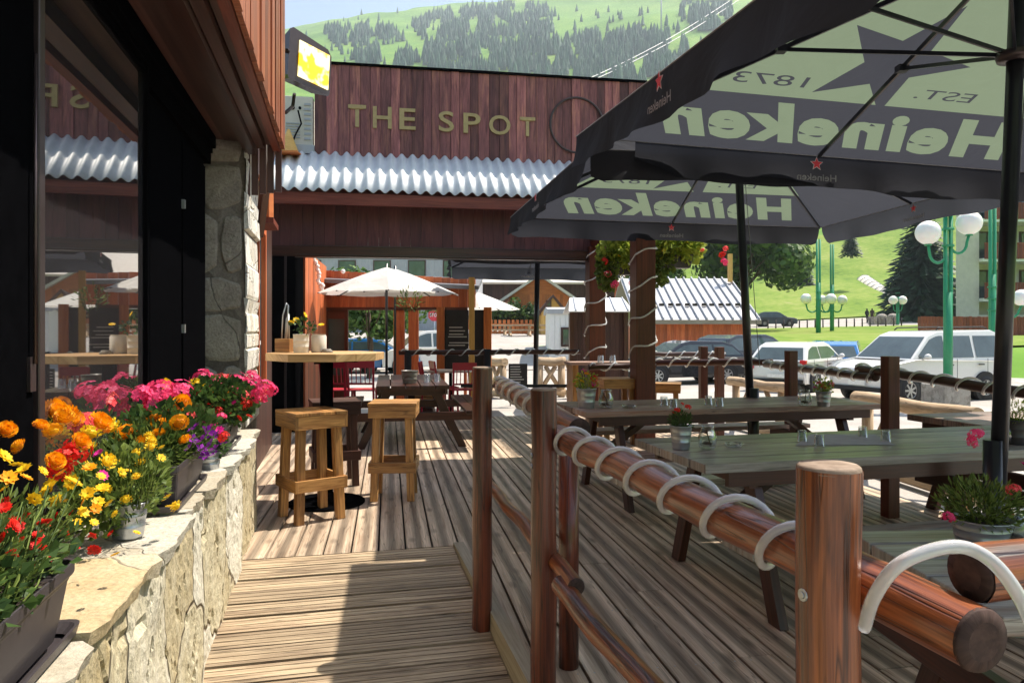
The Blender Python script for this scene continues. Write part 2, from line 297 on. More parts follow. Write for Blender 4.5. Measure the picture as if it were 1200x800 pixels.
# ---------------------------------------------------------------- mesh builder
class MB:
    def __init__(s):
        s.v=[]; s.f=[]; s.uv=[]; s.r=[]; s.sm=[]
    def add(s, vs, fs, uvf=None, smooth=False, r=None):
        o = len(s.v); s.v += [Vector(q) for q in vs]
        rv = R.random() if r is None else r
        off = R.random()*50
        for f in fs:
            s.f.append([i+o for i in f]); s.sm.append(smooth); s.r.append(rv)
            if uvf is None:
                n = len(f)
                s.uv.append([(vs[i][0]+off, vs[i][1]+vs[i][2]) for i in f])
            else: s.uv.append([(uvf(i, f)[0]+off, uvf(i, f)[1]) for i in f])
        return s
    def obox(s, c, X, Y, Z, r=None):
        """box: centre c, half vectors X Y Z, grain along the longest"""
        c = Vector(c); X=Vector(X); Y=Vector(Y); Z=Vector(Z)
        loc = [(a,b,d) for a in (-1,1) for b in (-1,1) for d in (-1,1)]
        vs = [c+X*a+Y*b+Z*d for a,b,d in loc]
        fs = [(0,1,3,2),(4,6,7,5),(0,4,5,1),(2,3,7,6),(0,2,6,4),(1,5,7,3)]
        if X.cross(Y).dot(Z) < 0: fs = [f[::-1] for f in fs]
        ls = [X.length, Y.length, Z.length]; k = ls.index(max(ls)); o = [i for i in range(3) if i != k]
        def uvf(i, f):
            q = loc[i]; 
            return (q[k]*ls[k], q[o[0]]*ls[o[0]] if len(set(loc[j][o[0]] for j in f))>1 else q[o[1]]*ls[o[1]])
        return s.add(vs, fs, uvf, r=r)
    def box(s, cx, cy, cz, sx, sy, sz, rz=0.0, r=None):
        ca, sa = math.cos(rz), math.sin(rz)
        return s.obox((cx,cy,cz), (ca*sx/2, sa*sx/2, 0), (-sa*sy/2, ca*sy/2, 0), (0,0,sz/2), r)
    def beam(s, p0, p1, w, h, up=(0,0,1), r=None):
        p0=Vector(p0); p1=Vector(p1); d=p1-p0; L=d.length; d.normalize()
        side = d.cross(Vector(up))
        if side.length < 1e-4: side = d.cross(Vector((0,1,0)))
        side.normalize(); u = side.cross(d).normalized()
        return s.obox((p0+p1)/2, d*L/2, side*w/2, u*h/2, r)
    def tube(s, path, rr, n=10, caps=True, closed=False, r=None, smooth=True, wob=0.0):
        path=[Vector(q) for q in path]; m=len(path)
        rs = rr if isinstance(rr, (list,tuple)) else [rr]*m
        vs=[]; cl=[0.0]
        for i in range(1,m): cl.append(cl[-1]+(path[i]-path[i-1]).length)
        pn=None
        for i,q in enumerate(path):
            if closed: t=path[(i+1)%m]-path[i-1]
            else: t=path[min(i+1,m-1)]-path[max(i-1,0)]
            t.normalize()
            if pn is None:
                a=Vector((0,0,1)) if abs(t.z)<0.9 else Vector((0,1,0))
                pn=t.cross(a).normalized()
            else:
                pn=(pn-t*pn.dot(t)).normalized()
            bn=t.cross(pn)
            for k in range(n):
                an=2*math.pi*k/n
                w = 1+wob*noise.noise(Vector((cl[i]*3, math.cos(an)*2, math.sin(an)*2+rs[i]*100)))
                vs.append(q+(pn*math.cos(an)+bn*math.sin(an))*rs[i]*w)
        fs=[]; ring = m if closed else m-1
        for i in range(ring):
            for k in range(n):
                j=(i+1)%m; fs.append((i*n+k, i*n+(k+1)%n, j*n+(k+1)%n, j*n+k))
        R0=max(rs)
        def uvf(i,f):
            ks=[q%n for q in f]; k=i%n
            if k==0 and (n-1) in ks: k=n
            return (cl[i//n], k/n*2*math.pi*R0)
        s.add(vs, fs, uvf, smooth, r)
        if caps and not closed:
            o=len(s.v)-len(vs)
            for base,rev in ((0,False),((m-1)*n,True)):
                f=[o+base+k for k in range(n)]
                if not rev: f=f[::-1]
                s.f.append(f); s.sm.append(False); s.r.append(s.r[-1]); s.uv.append([(s.v[i][0]+s.v[i][1], s.v[i][2]) for i in f])
        return s
    def cyl(s, p0, p1, r0, r1=None, n=14, caps=True, r=None, smooth=True):
        return s.tube([p0,p1], [r0, r0 if r1 is None else r1], n, caps, r=r, smooth=smooth)
    def lathe(s, prof, c=(0,0,0), n=16, r=None, smooth=True, cap0=False, cap1=False):
        c=Vector(c); vs=[c+Vector((p[0]*math.cos(2*math.pi*k/n), p[0]*math.sin(2*math.pi*k/n), p[1])) for p in prof for k in range(n)]
        fs=[(i*n+k, i*n+(k+1)%n, (i+1)*n+(k+1)%n, (i+1)*n+k) for i in range(len(prof)-1) for k in range(n)]
        if cap0: fs.append(tuple(range(n))[::-1])
        if cap1: fs.append(tuple((len(prof)-1)*n+k for k in range(n)))
        return s.add(vs, fs, None, smooth, r)
    def ball(s, c, r, n=14, m=8, sq=(1,1,1), rv=None):
        prof=[(math.sin(math.pi*i/m)*r*sq[0]+1e-5, -math.cos(math.pi*i/m)*r*sq[2]) for i in range(m+1)]
        return s.lathe(prof, c, n, rv)
    def prism(s, pts, z0, z1, r=None):
        """pts: outline (x,y) counter-clockwise"""
        n=len(pts); vs=[(p[0],p[1],z0) for p in pts]+[(p[0],p[1],z1) for p in pts]
        fs=[tuple(range(n))[::-1], tuple(range(n,2*n))]+[(k,(k+1)%n,n+(k+1)%n,n+k) for k in range(n)]
        return s.add(vs, fs, None, False, r)
    def slabpoly(s, pts, nrm, th, r=None):
        """flat outline of 3-D points given a thickness along nrm"""
        n=len(pts); nrm=Vector(nrm); vs=[Vector(p) for p in pts]+[Vector(p)+nrm*th for p in pts]
        fs=[tuple(range(n))[::-1], tuple(range(n,2*n))]+[(k,(k+1)%n,n+(k+1)%n,n+k) for k in range(n)]
        return s.add(vs, fs, None, False, r)
    def xf(s, mat):
        s.v=[mat@q for q in s.v]; return s
    def build(s, name, mat, parent=None, world=True, bevel=0.0, label=None, cat=None, group=None, kind=None):
        me=bpy.data.meshes.new(name)
        vs=s.v
        if parent is not None and world:
            inv=MW[parent.name].inverted(); vs=[inv@q for q in vs]
        me.from_pydata([tuple(q) for q in vs], [], s.f)
        uvl=me.uv_layers.new(name='UVMap'); fl=[c for f in s.uv for q in f for c in q]
        uvl.data.foreach_set('uv', fl)
        a=me.attributes.new('rnd','FLOAT','FACE'); a.data.foreach_set('value', s.r)
        me.polygons.foreach_set('use_smooth', s.sm)
        me.materials.append(M[mat] if isinstance(mat,str) else mat)
        me.update()
        o=bpy.data.objects.new(name, me); col.objects.link(o)
        if parent is not None: o.parent=parent; MW[o.name]=MW[parent.name].copy()
        else: MW[o.name]=Matrix.Identity(4)
        if bevel:
            b=o.modifiers.new('edges','BEVEL'); b.width=bevel; b.segments=2; b.limit_method='ANGLE'
        return tag(o,label,cat,group,kind)
MW={}
def tag(o,label=None,cat=None,group=None,kind=None):
    if label: o['label']=label
    if cat: o['category']=cat
    if group: o['group']=group
    if kind: o['kind']=kind
    return o
def thing(name, label, cat, loc=(0,0,0), rz=0.0, group=None):
    o=bpy.data.objects.new(name,None); col.objects.link(o); o.location=loc; o.rotation_euler=(0,0,rz); o.empty_display_size=0.1
    MW[o.name]=Matrix.Translation(Vector(loc))@Matrix.Rotation(rz,4,'Z')
    return tag(o,label,cat,group)
def kids(o): return [c for c in bpy.data.objects if c.parent==o]
def dup(o, loc, rz=0.0, label=None, group=None, parent=None, scale=None):
    c=o.copy(); col.objects.link(c)
    if parent is not None: c.parent=parent
    else:
        c.location=loc; c.rotation_euler=(0,0,rz)
        if scale: c.scale=(scale,)*3
        MW[c.name]=Matrix.Translation(Vector(loc))@Matrix.Rotation(rz,4,'Z')@Matrix.Scale(scale or 1,4)
    if label: c['label']=label
    if group: c['group']=group
    for k in kids(o): dup(k,None,parent=c)
    return c
def text_geo(body, size=1.0, offset=0.0, shear=0.0, space=1.0):
    cu=bpy.data.curves.new('t','FONT'); cu.body=body; cu.size=size; cu.offset=offset; cu.shear=shear; cu.space_character=space
    cu.resolution_u=4
    o=bpy.data.objects.new('t',cu); col.objects.link(o)
    dg=bpy.context.evaluated_depsgraph_get(); dg.update()
    me=bpy.data.meshes.new_from_object(o.evaluated_get(dg))
    vs=[tuple(v.co) for v in me.vertices]; fs=[tuple(p.vertices) for p in me.polygons]
    bpy.data.objects.remove(o); bpy.data.curves.remove(cu); bpy.data.meshes.remove(me)
    x0=min(v[0] for v in vs); x1=max(v[0] for v in vs); y0=min(v[1] for v in vs); y1=max(v[1] for v in vs)
    return vs,fs,(x0,x1,y0,y1)
def put_text(mb, body, w, h, org, ex, ey, shear=0.0, offset=0.02, mirror=False, space=1.0, flip=False):
    """fit the word into w x h at org (lower left), axes ex ey"""
    vs,fs,(x0,x1,y0,y1)=text_geo(body,1.0,offset,shear,space)
    org=Vector(org); ex=Vector(ex); ey=Vector(ey)
    out=[]
    for v in vs:
        a=(v[0]-x0)/(x1-x0)*w; b=(v[1]-y0)/(y1-y0)*h
        if mirror: a=w-a
        out.append(org+ex*a+ey*b)
    if mirror or flip: fs=[f[::-1] for f in fs]
    mb.add(out,fs)
def star_pts(c, ex, ey, r, k=0.42, rot=0.0):
    return [Vector(c)+(Vector(ex)*math.sin(rot+math.pi*i/5)+Vector(ey)*math.cos(rot+math.pi*i/5))*(r if i%2==0 else r*k) for i in range(10)]
def fan(mb, pts):
    c=sum(pts,Vector())/len(pts); n=len(pts)
    mb.add([c]+pts, [(0,1+i,1+(i+1)%n) for i in range(n)])

# frames: u away from us, n to the right
def frm(vp):
    a=math.atan((600-vp)/FPX); return Vector((-math.sin(a),math.cos(a),0)), Vector((math.cos(a),math.sin(a),0)), a
FU,FN,FA=frm(398)      # facade, ramp, rails
DU,DN,DA=frm(455)      # deck boards, sign building
def F(u,n,z): return FU*u+FN*n+Vector((0,0,z))
def D(u,n,z): return DU*u+DN*n+Vector((0,0,z))
# ================================================================ SETTING: ground, deck, ramp
def plank(mb, pts, z0, z1, dr, r=None):
    """board seen from above with four corners; z values may be functions of the corner"""
    dr=Vector(dr); sd=Vector((dr.y,-dr.x,0)); n=len(pts)
    c=sum((Vector(p) for p in pts),Vector())/n
    g=lambda z,p: z(p) if callable(z) else z
    vs=[Vector((p[0],p[1],g(z0,p))) for p in pts]+[Vector((p[0],p[1],g(z1,p))) for p in pts]
    fs=[tuple(range(n))[::-1], tuple(range(n,2*n))]+[(k,(k+1)%n,n+(k+1)%n,n+k) for k in range(n)]
    def uvf(i,f):
        q=vs[i]-c; q0=Vector((q.x,q.y,0)); side=len(f)==4 and not (max(f)<n or min(f)>=n)
        return (q0.dot(dr), q0.dot(sd)+(vs[i].z*1.0 if side else 0))
    mb.add(vs, fs, uvf, False, r)

# terrain: one sheet from under the deck to the far ridge
SKY=[(-400,120),(0,70),(337,34),(423,17),(513,5),(573,0),(650,-8),(760,-22),(1200,-60),(1700,-40),(2600,60)]
def interp(t,x):
    if x<=t[0][0]: return t[0][1]
    for (a,b),(c,d) in zip(t,t[1:]):
        if x<=c: return b+(d-b)*(x-a)/(c-a)
    return t[-1][1]
RT=[(0,-0.46),(33,-0.45),(38,0.55),(45,0.95),(60,1.0),(75,1.05),(92,1.3),(110,3.0),(150,11),(200,26),(250,45),(400,112),(600,205),(900,360)]
DFAR=1300.0
def terr(x,y):
    d=math.hypot(x,y)
    ang=math.atan2(x,y)
    px=600+FPX*math.tan(max(-1.1,min(1.1,ang)))
    top=(HY-interp(SKY,px))/FPX*DFAR*math.cos(max(-1.1,min(1.1,ang)))
    if y<0: top*=0.5
    if d<=900:
        z=interp(RT,d)
        if d>100:
            k=top/560.0; z=z*(1+(k-1)*min(1,(d-100)/500.0))
    else:
        z9=360*(top/560.0); t=min(1,(d-900)/(DFAR-900)); z=z9+(top-z9)*t
        if d>DFAR: z=top-(d-DFAR)*0.25
    if d>60:
        z+=noise.noise(Vector((x*0.006,y*0.006,3.1)))*min(18,(d-60)*0.03)+noise.noise(Vector((x*0.02,y*0.02,1.1)))*min(5,(d-60)*0.012)
    return z
def build_terrain():
    ds=[0,8,16,24,30,33,34,36,38,41,45,50,55,60,67,75,83,92,100,110,120,135,150,170,195,220,250]+[250+25*i for i in range(1,43)]+[1310,1330,1400,1600,2000]
    na=150; az=[rad(-180)+i*rad(360)/na for i in range(na)]
    # finer where the photo looks
    az=sorted(set([rad(-180+6*i) for i in range(60)]+[rad(-42+0.7*i) for i in range(121)]))
    vs=[];fs=[];n=len(az)
    for d in ds:
        for a in az:
            x=math.sin(a)*d; y=math.cos(a)*d
            vs.append((x,y,terr(x,y) if d>0 else -0.46))
    for i in range(len(ds)-1):
        for k in range(n):
            fs.append((i*n+k,i*n+(k+1)%n,(i+1)*n+(k+1)%n,(i+1)*n+k)[::-1])
    MB().add(vs,fs,None,True,0.5).build('terrain','grass',kind='structure')
build_terrain()
# plaza: pale ground between deck and the hill
mb=MB(); nn=72
vs=[(0,6,-0.41)]+[(math.sin(2*math.pi*k/nn)*33,math.cos(2*math.pi*k/nn)*33,-0.41) for k in range(nn)]
mb.add(vs,[(0,1+(k+1)%nn,1+k) for k in range(nn)],r=0.5); mb.build('plaza','plaza',kind='structure')
def strip(name,mat,pxs,d0,d1,lift,steps=6):
    """band of ground that follows the terrain between two distances"""
    mb=MB(); vs=[];fs=[];n=len(pxs)
    for i in range(steps+1):
        for j,px in enumerate(pxs):
            a0=d0[j] if isinstance(d0,list) else d0; a1=d1[j] if isinstance(d1,list) else d1
            d=a0+(a1-a0)*i/steps; x=(px-600)/FPX*d; vs.append((x,d,terr(x,d)+lift))
    for i in range(steps):
        for j in range(n-1): fs.append((i*n+j,i*n+j+1,(i+1)*n+j+1,(i+1)*n+j))
    mb.add(vs,fs,None,True,0.5); return mb.build(name,mat,kind='structure')
strip('road','plaza',[700+25*i for i in range(40)],76,90,0.06)
strip('lawn','lawn',[690+25*i for i in range(45)],32,75.5,0.09,24)
strip('upper_plaza','plaza',[200+20*i for i in range(26)],32.2,76,0.07,20)
strip('upper_lawn','lawn',[700+25*i for i in range(25)],91,175,0.14,20)
# black slab painting the shade under the deck, then the boards
mb=MB(); mb.prism([tuple(q[:2]) for q in (D(-0.3,-2.6,0),D(-0.3,4.05,0),D(11.6,4.45,0),D(11.6,-3.2,0))],-0.40,-0.20)
mb.build('under_deck_shade','blackmat',kind='structure')
mb=MB(); fnu=FN.dot(DU); fnn=FN.dot(DN); fuu=FU.dot(DU); fun=FU.dot(DN)
for k in range(-17,25):
    a=k*0.171-0.055; b=a+0.1585; ends=[]
    for n in (a,b):
        u1=(4.672-n*fun)/fuu
        if (D(u1,n,0)).dot(FN)<0.785: ends.append(u1)
        else: ends.append(max(0.05,(0.787-n*fnn)/fnu if n<0.80 else 0.05))
    br=R.random()
    # boards in lengths butted end to end
    u0a,u0b=ends; cut=sorted([R.uniform(2.5,4.5)+max(ends),R.uniform(6.8,8.8)])
    if cut[0]>cut[1]-1.5: cut=cut[1:]
    ul=[(u0a,u0b)]+[(c,c) for c in cut]+[(11.6,11.6)]
    for (p,q),(s_,t_) in zip(ul,ul[1:]):
        plank(mb,[D(p+0.002,a,0),D(q+0.002,b,0),D(t_-0.002,b,0),D(s_-0.002,a,0)],-0.03,R.uniform(-0.0015,0.0015),DU)
mb.build('deck','deck',kind='structure')
mb=MB()
for k in range(-10,25):
    for j in range(17):
        u=1.0+j*0.62
        for o_ in (0.03,0.128):
            q=D(u,k*0.171-0.055+o_+R.uniform(-.003,.003),0.0024)
            if q.dot(FU)<4.70 and q.dot(FN)<0.80: continue
            mb.add([q+Vector((0.0045*math.cos(i*1.047),0.0045*math.sin(i*1.047),0)) for i in range(6)],[tuple(range(6))],r=0.5)
mb.build('deck_screws','bucket',kind='structure')
rz=lambda u:-0.062*(4.66-u)
mb=MB(); u=4.655; 
while u>0.2:
    w=0.141
    b_=R.uniform(-0.003,0.003); rb=R.random()
    pts=[F(u-w,-0.60,0),F(u-w,0.714,0),F(u,0.714,0),F(u,-0.60,0)]
    # each board is two raised runs with a groove between
    for s0,s1,dz in ((0.0,0.022,0),(0.022,0.028,-0.003),(0.028,0.066,0),(0.066,0.074,-0.003),(0.074,0.112,0),(0.112,0.118,-0.003),(0.118,w,0)):
        q=[F(u-s1,-0.60,0),F(u-s1,0.714,0),F(u-s0,0.714,0),F(u-s0,-0.60,0)]
        zf=lambda p,dz=dz: rz(Vector(p).dot(FU))+dz+b_
        plank(mb,q,lambda p:rz(Vector(p).dot(FU))-0.03,zf,FN,r=min(1,max(0,rb+R.uniform(-0.12,0.12))))
    u-=w+0.018
mb.build('ramp','ramp',kind='structure')
mb=MB(); q=[F(0.1,-0.7,0),F(0.1,0.714,0),F(4.66,0.714,0),F(4.66,-0.7,0)]
mb.prism([p[:2] for p in q],-0.42,-0.395)
mb.build('under_ramp_shade','blackmat',kind='structure')  # black sheet that paints the shade seen through the ramp gaps
mb=MB(); mb.beam(F(0.1,0.751,-0.13),F(4.668,0.751,-0.13),0.066,0.30)
mb.build('ramp_stringer','stringer',kind='structure')

# ================================================================ LEFT BUILDING
LB=thing('restaurant','dark fronted restaurant on the left with stone pillar and orange plank upper storey','building',F(3,-1.0,0),0)
def fbox(mb,u0,u1,n0,n1,z0,z1,r=None):
    c=F((u0+u1)/2,(n0+n1)/2,(z0+z1)/2)
    mb.obox(c,FU*(u1-u0)/2,FN*(n1-n0)/2,(0,0,(z1-z0)/2),r); return mb
# dark room behind the windows
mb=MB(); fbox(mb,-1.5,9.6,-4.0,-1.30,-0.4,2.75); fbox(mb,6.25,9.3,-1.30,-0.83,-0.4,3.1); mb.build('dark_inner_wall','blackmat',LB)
mb=MB(); u=6.26
while u<9.2: fbox(mb,u,u+0.138,-0.84,-0.80,0.0,3.3); u+=0.142
mb.build('plank_wall','brownhut',LB)
# pillar with uneven mortar edge
mb=MB(); 
fbox(mb,5.5,6.25,-1.30,-0.66,-0.4,2.82); mb.build('pillar','pillar',LB)
mb=MB()
zz=0.70
while zz<2.8:
    h=R.uniform(0.10,0.26); j=R.uniform(-0.015,0.02)
    p=[F(5.47+j,-0.665,zz),F(5.49,-0.645+j,zz+h*0.3),F(5.485-j,-0.635+j*1.3,zz+h*0.7),F(5.47,-0.665,zz+h)]
    base=[F(5.475,-0.66+R.uniform(-.008,.012),zz),F(5.475,-0.640+R.uniform(-0.015,0.012),zz+h*.1),F(5.475,-0.642+R.uniform(-0.015,0.012),zz+h*.9),F(5.475,-0.66+R.uniform(-.008,.012),zz+h)]
    mb.slabpoly(base,FU,0.76)
    zz+=h
mb.build('mortar_edge','mortar',LB)
# field stones standing proud of the pillar
mb=MB()
def fieldstone(cu,cn,cz,w,h):
    n=9; pts=[]
    for i in range(n):
        a=2*math.pi*i/n+R.uniform(-.15,.15); e=1/max(abs(math.cos(a))**0.7+0,abs(math.sin(a))**0.7)
        pts.append((math.cos(a)*w/2*min(e,1.3)*R.uniform(.97,1.04),math.sin(a)*h/2*min(e,1.3)*R.uniform(.97,1.04)))
    o_=R.uniform(-.006,.006); vs=[F(5.503,cn+p[0],cz+p[1]) for p in pts]+[F(5.486+o_+R.uniform(-.004,.004),cn+p[0]*0.93,cz+p[1]*0.93) for p in pts]+[F(5.480+o_,cn,cz)]
    fs=[(i,(i+1)%n,n+(i+1)%n,n+i) for i in range(n)]+[(n+i,n+(i+1)%n,2*n) for i in range(n)]
    mb.add(vs,[f[::-1] for f in fs])
z=0.86
rows=[0.30,0.36,0.26,0.46,0.34,0.28]
for i,h in enumerate(rows):
    if i%3==1: 
        fieldstone(5.5,-0.83,z+h/2,0.30,h*0.95); fieldstone(5.5,-1.13,z+h/2,0.27,h*0.95)
    elif i%3==0: 
        fieldstone(5.5,-0.75,z+h/2,0.15,h*0.9); fieldstone(5.5,-0.965,z+h/2,0.25,h*0.95); fieldstone(5.5,-1.19,z+h/2,0.17,h*0.9)
    else: 
        fieldstone(5.5,-0.87,z+h/2,0.38,h*0.93); fieldstone(5.5,-1.17,z+h/2,0.19,h*0.9)
    z+=h
mb.build('pillar_stones','fieldstone',LB,bevel=0.012)
# folding window: black stack panel, glazed leaf, black panels
mb=MB(); fbox(mb,0.9,2.43,-0.97,-0.885,0.66,2.62); fbox(mb,0.9,2.40,-0.885,-0.875,0.72,2.58); mb.build('door_panel','black',LB,bevel=0.004)
mb=MB(); fbox(mb,2.435,2.48,-0.95,-0.872,0.66,2.62); mb.build('window_post','frame',LB,bevel=0.004)
mb=MB(); mb.tube([F(2.37,-0.86,1.30),F(2.37,-0.86,2.2)],0.005); fbox(mb,2.35,2.39,-0.875,-0.865,1.22,1.32); mb.build('handle','frame',LB)
WL=MB(); fbox(WL,2.482,2.50,-0.925,-0.885,0.72,2.64); fbox(WL,3.72,3.748,-0.925,-0.878,0.72,2.64); fbox(WL,2.50,3.72,-0.925,-0.885,0.72,0.76); fbox(WL,2.50,3.72,-0.925,-0.885,2.61,2.64)
wf=WL.build('window_frame','black',LB,bevel=0.003)
mb=MB(); fbox(mb,2.50,3.72,-0.906,-0.900,0.76,2.61); mb.build('pane','winglass',wf)
mb=MB(); fbox(mb,3.75,5.28,-0.94,-0.90,0.66,2.55); fbox(mb,3.79,4.50,-0.90,-0.885,0.72,2.5); fbox(mb,4.55,5.26,-0.90,-0.885,0.72,2.5); mb.build('door_panel','black',LB,bevel=0.003)
mb=MB(); fbox(mb,5.28,5.5,-1.25,-1.0,0.66,2.74); mb.build('dark_reveal','blackmat',LB)
for z in (2.10,1.38):
    mb=MB(); fbox(mb,4.51,4.54,-0.89,-0.87,z,z+0.05); mb.build('hinge','bucket',LB)
mb=MB(); fbox(mb,-1.5,5.46,-1.0,-0.87,2.64,2.74); fbox(mb,3.75,5.40,-1.0,-0.872,2.55,2.638); fbox(mb,-1.5,5.40,-0.865,-0.84,2.66,2.74); mb.build('header_beam','black',LB)
mb=MB(); u=-1.5
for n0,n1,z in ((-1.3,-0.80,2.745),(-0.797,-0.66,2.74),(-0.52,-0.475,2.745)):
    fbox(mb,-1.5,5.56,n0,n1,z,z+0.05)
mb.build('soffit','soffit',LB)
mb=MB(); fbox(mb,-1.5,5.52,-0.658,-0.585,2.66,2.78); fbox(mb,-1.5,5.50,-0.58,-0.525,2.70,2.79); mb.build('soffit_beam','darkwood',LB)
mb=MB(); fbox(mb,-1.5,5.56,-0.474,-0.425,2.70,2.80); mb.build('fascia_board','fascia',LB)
mb=MB(); u=-1.5
while u<5.5:
    w=R.choice((0.13,0.145,0.16)); 
    if u+w>5.5: w=5.56-u
    fbox(mb,u+0.002,u+w-0.003,-0.42,-0.392+R.uniform(-.006,.006),2.715,5.2); u+=w
mb.build('plank_siding','siding',LB)
mb=MB(); fbox(mb,-1.5,5.53,-3.5,-0.425,2.82,5.25); mb.build('upper_storey','darkwood',LB)
# gable end board sloping behind the siding and the wooden corner block
mb=MB(); mb.beam(F(5.58,-0.47,2.95),F(6.9,-0.70,2.35),0.05,0.28); mb.build('brace_board','darkwood',LB)
mb=MB(); fbox(mb,6.9,7.35,-0.80,-0.62,2.42,2.80); mb.build('corner_block','orange',LB,bevel=0.006)
mb=MB(); fbox(mb,6.86,7.4,-0.8,-0.58,2.36,2.41); mb.build('block_ledge','fascia',LB)
mb=MB()
for q in range(7): fbox(mb,5.58+0.0*q,5.60,-0.79+q*0.055,-0.745+q*0.055,2.35+q*0.01,2.85)
mb.build('short_slats','soffit',LB)

# framed notice board on the side wall
NB=thing('notice_board','tall red framed notice board hanging on the dark wall just past the stone pillar','notice board',F(7.3,-0.78,0.7))
mb=MB()
for a,b_,c,d in ((7.02,7.08,0.72,2.42),(7.66,7.72,0.72,2.42),(7.08,7.66,0.72,0.80),(7.08,7.66,2.34,2.42)): fbox(mb,a,b_,-0.795,-0.72,c,d)
mb.build('frame','redwood',NB)
mb=MB(); fbox(mb,7.08,7.66,-0.79,-0.765,0.80,2.34); mb.build('board','chalk',NB)
mb=MB()
for i in range(12): fbox(mb,7.14,7.14+R.uniform(0.3,0.46),-0.765,-0.763,2.15-i*0.1,2.19-i*0.1)
mb.build('writing','chalkink',NB)

# ================================================================ LOW STONE WALL
W=thing('stone_wall','low pale stone wall with flagstone cap along the left of the ramp','wall',F(2.5,-0.8,-0.4))
# uneven face built from upright slabs of rubble
def facegrid():
    mb=MB(); nu,nz=420,40; vs=[];fs=[]
    for i in range(nu+1):
        for k in range(nz+1):
            u=-0.6+6.1*i/nu; z=-0.42+1.085*k/nz
            q=Vector((u*2.2,z*1.1,5)); 
            n=-0.572+0.022*noise.noise(Vector((u*2.6,z*1.3,2)))+0.008*noise.noise(Vector((u*9,z*6,2)))+0.006*noise.noise(Vector((u*30,z*22,2)))
            cr=noise.noise(Vector((u*3.4+1.2*noise.noise(Vector((u*2,z*4,4))),z*1.5,8)))
            if abs(cr)<0.03: n-=0.018*(1-abs(cr)/0.03)
            vs.append(F(u,n,z))
    for i in range(nu):
        for k in range(nz): a=i*(nz+1)+k; fs.append((a,a+nz+1,a+nz+2,a+1)[::-1])
    mb.add(vs,fs,None,False,0.5); fbox(mb,-0.6,5.5,-1.15,-0.62,-0.42,0.655)
    return mb
facegrid().build('wall_body','wallstone',W)
u=-0.6; i=0
while u<5.46:
    L=R.uniform(0.34,0.62)
    if u+L>5.2: L=5.48-u
    split=R.uniform(-0.86,-0.78)
    out=-0.545+R.uniform(-0.012,0.028)
    zt=0.697+R.uniform(-0.008,0.008)
    pts=[]; m=9
    for k in range(m+1): pts.append((u+0.006+(L-0.012)*k/m, out+R.uniform(-0.016,0.010)-(0.025 if k in (0,m) else 0)))
    v=[(p[0],p[1]) for p in pts]+[(u+L-0.006+R.uniform(-.02,0),-0.70),(u+L-0.006,-1.12),(u+0.006,-1.12),(u+0.006+R.uniform(0,.02),-0.70)]
    top=[F(a,b_,zt+R.uniform(-0.002,0.002)) for a,b_ in v]; bot=[F(a,b_-0.012,zt-R.uniform(0.035,0.052)) for a,b_ in v]
    n=len(v); mb=MB(); mb.add(bot+top,[tuple(range(n))[::-1],tuple(range(n,2*n))]+[(k,(k+1)%n,n+(k+1)%n,n+k) for k in range(n)])
    # orientation: outline runs clockwise seen from above, so turn it
    mb.f=[f[::-1] for f in mb.f]; mb.uv=[q[::-1] for q in mb.uv]
    mb.build('cap_slab','ochre' if i in (5,) else 'slab',W,label='ochre stained cap slab' if i==5 else None)
    u+=L; i+=1

# ================================================================ SIGN BUILDING
O2=P(355,386,10.0); O2.z=0
def S(a,b,z): return O2+DN*a+DU*b+Vector((0,0,z))
def sbox(mb,a0,a1,b0,b1,z0,z1,r=None):
    mb.obox(S((a0+a1)/2,(b0+b1)/2,(z0+z1)/2),DN*(a1-a0)/2,DU*(b1-b0)/2,(0,0,(z1-z0)/2),r); return mb
SB=thing('bar_pavilion','open bar pavilion with THE SPOT lettering above a corrugated roof','building',S(2,0,0))
mb=MB(); a=0.12; 
while a<4.92:
    w=R.choice((0.12,0.14,0.15,0.165)); sbox(mb,a+0.003,a+w-0.003,0.33+R.uniform(-.012,.010),0.38,3.80,5.19); a+=w
a_end=a
mb.build('sign_wall','signwood',SB)
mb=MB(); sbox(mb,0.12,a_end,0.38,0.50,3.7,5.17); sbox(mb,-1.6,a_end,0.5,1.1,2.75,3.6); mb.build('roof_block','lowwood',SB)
mb=MB(); sbox(mb,0.08,a_end+0.03,0.30,0.52,5.19,5.225); sbox(mb,a_end,a_end+0.03,0.32,0.40,3.8,5.19); mb.build('cap_flashing','black',SB)
mb=MB(); vs=[];fs=[]; na=int(5.75/0.156*8); rows=[(0.335,3.93),(-0.05,3.60),(-0.47,3.25)]
for (b_,z) in rows:
    for i in range(na+1):
        a=-0.72+5.75*i/na; h=0.023*math.sin(2*math.pi*i/8)
        vs.append(S(a,b_-h*0.6,z+h))
m=na+1
for r_ in range(2):
    for i in range(na): fs.append((r_*m+i,r_*m+i+1,(r_+1)*m+i+1,(r_+1)*m+i)[::-1])
mb.add(vs,fs,None,True,0.5); o=mb.build('corrugated_roof','zinc',SB); sm=o.modifiers.new('thick','SOLIDIFY'); sm.thickness=0.004; sm.offset=-1
mb=MB(); sbox(mb,-0.68,5.0,-0.43,-0.38,3.06,3.215); mb.build('eave_board','fascia',SB)
mb=MB(); a=-0.60
while a<4.3:
    w=0.148; sbox(mb,a+0.0015,a+w-0.0015,-0.02+R.uniform(-.004,.004),0.04,2.53,3.2); a+=w
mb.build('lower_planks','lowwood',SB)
mb=MB(); sbox(mb,-0.6,4.35,-0.06,0.10,2.40,2.545); mb.build('lintel_beam','darkwood',SB)
for z in (2.553,2.388,2.43):
    mb=MB(); sbox(mb,-0.1,4.2,-0.075,-0.062,z-0.006,z+0.004); mb.build('trim_strip','frame',SB)
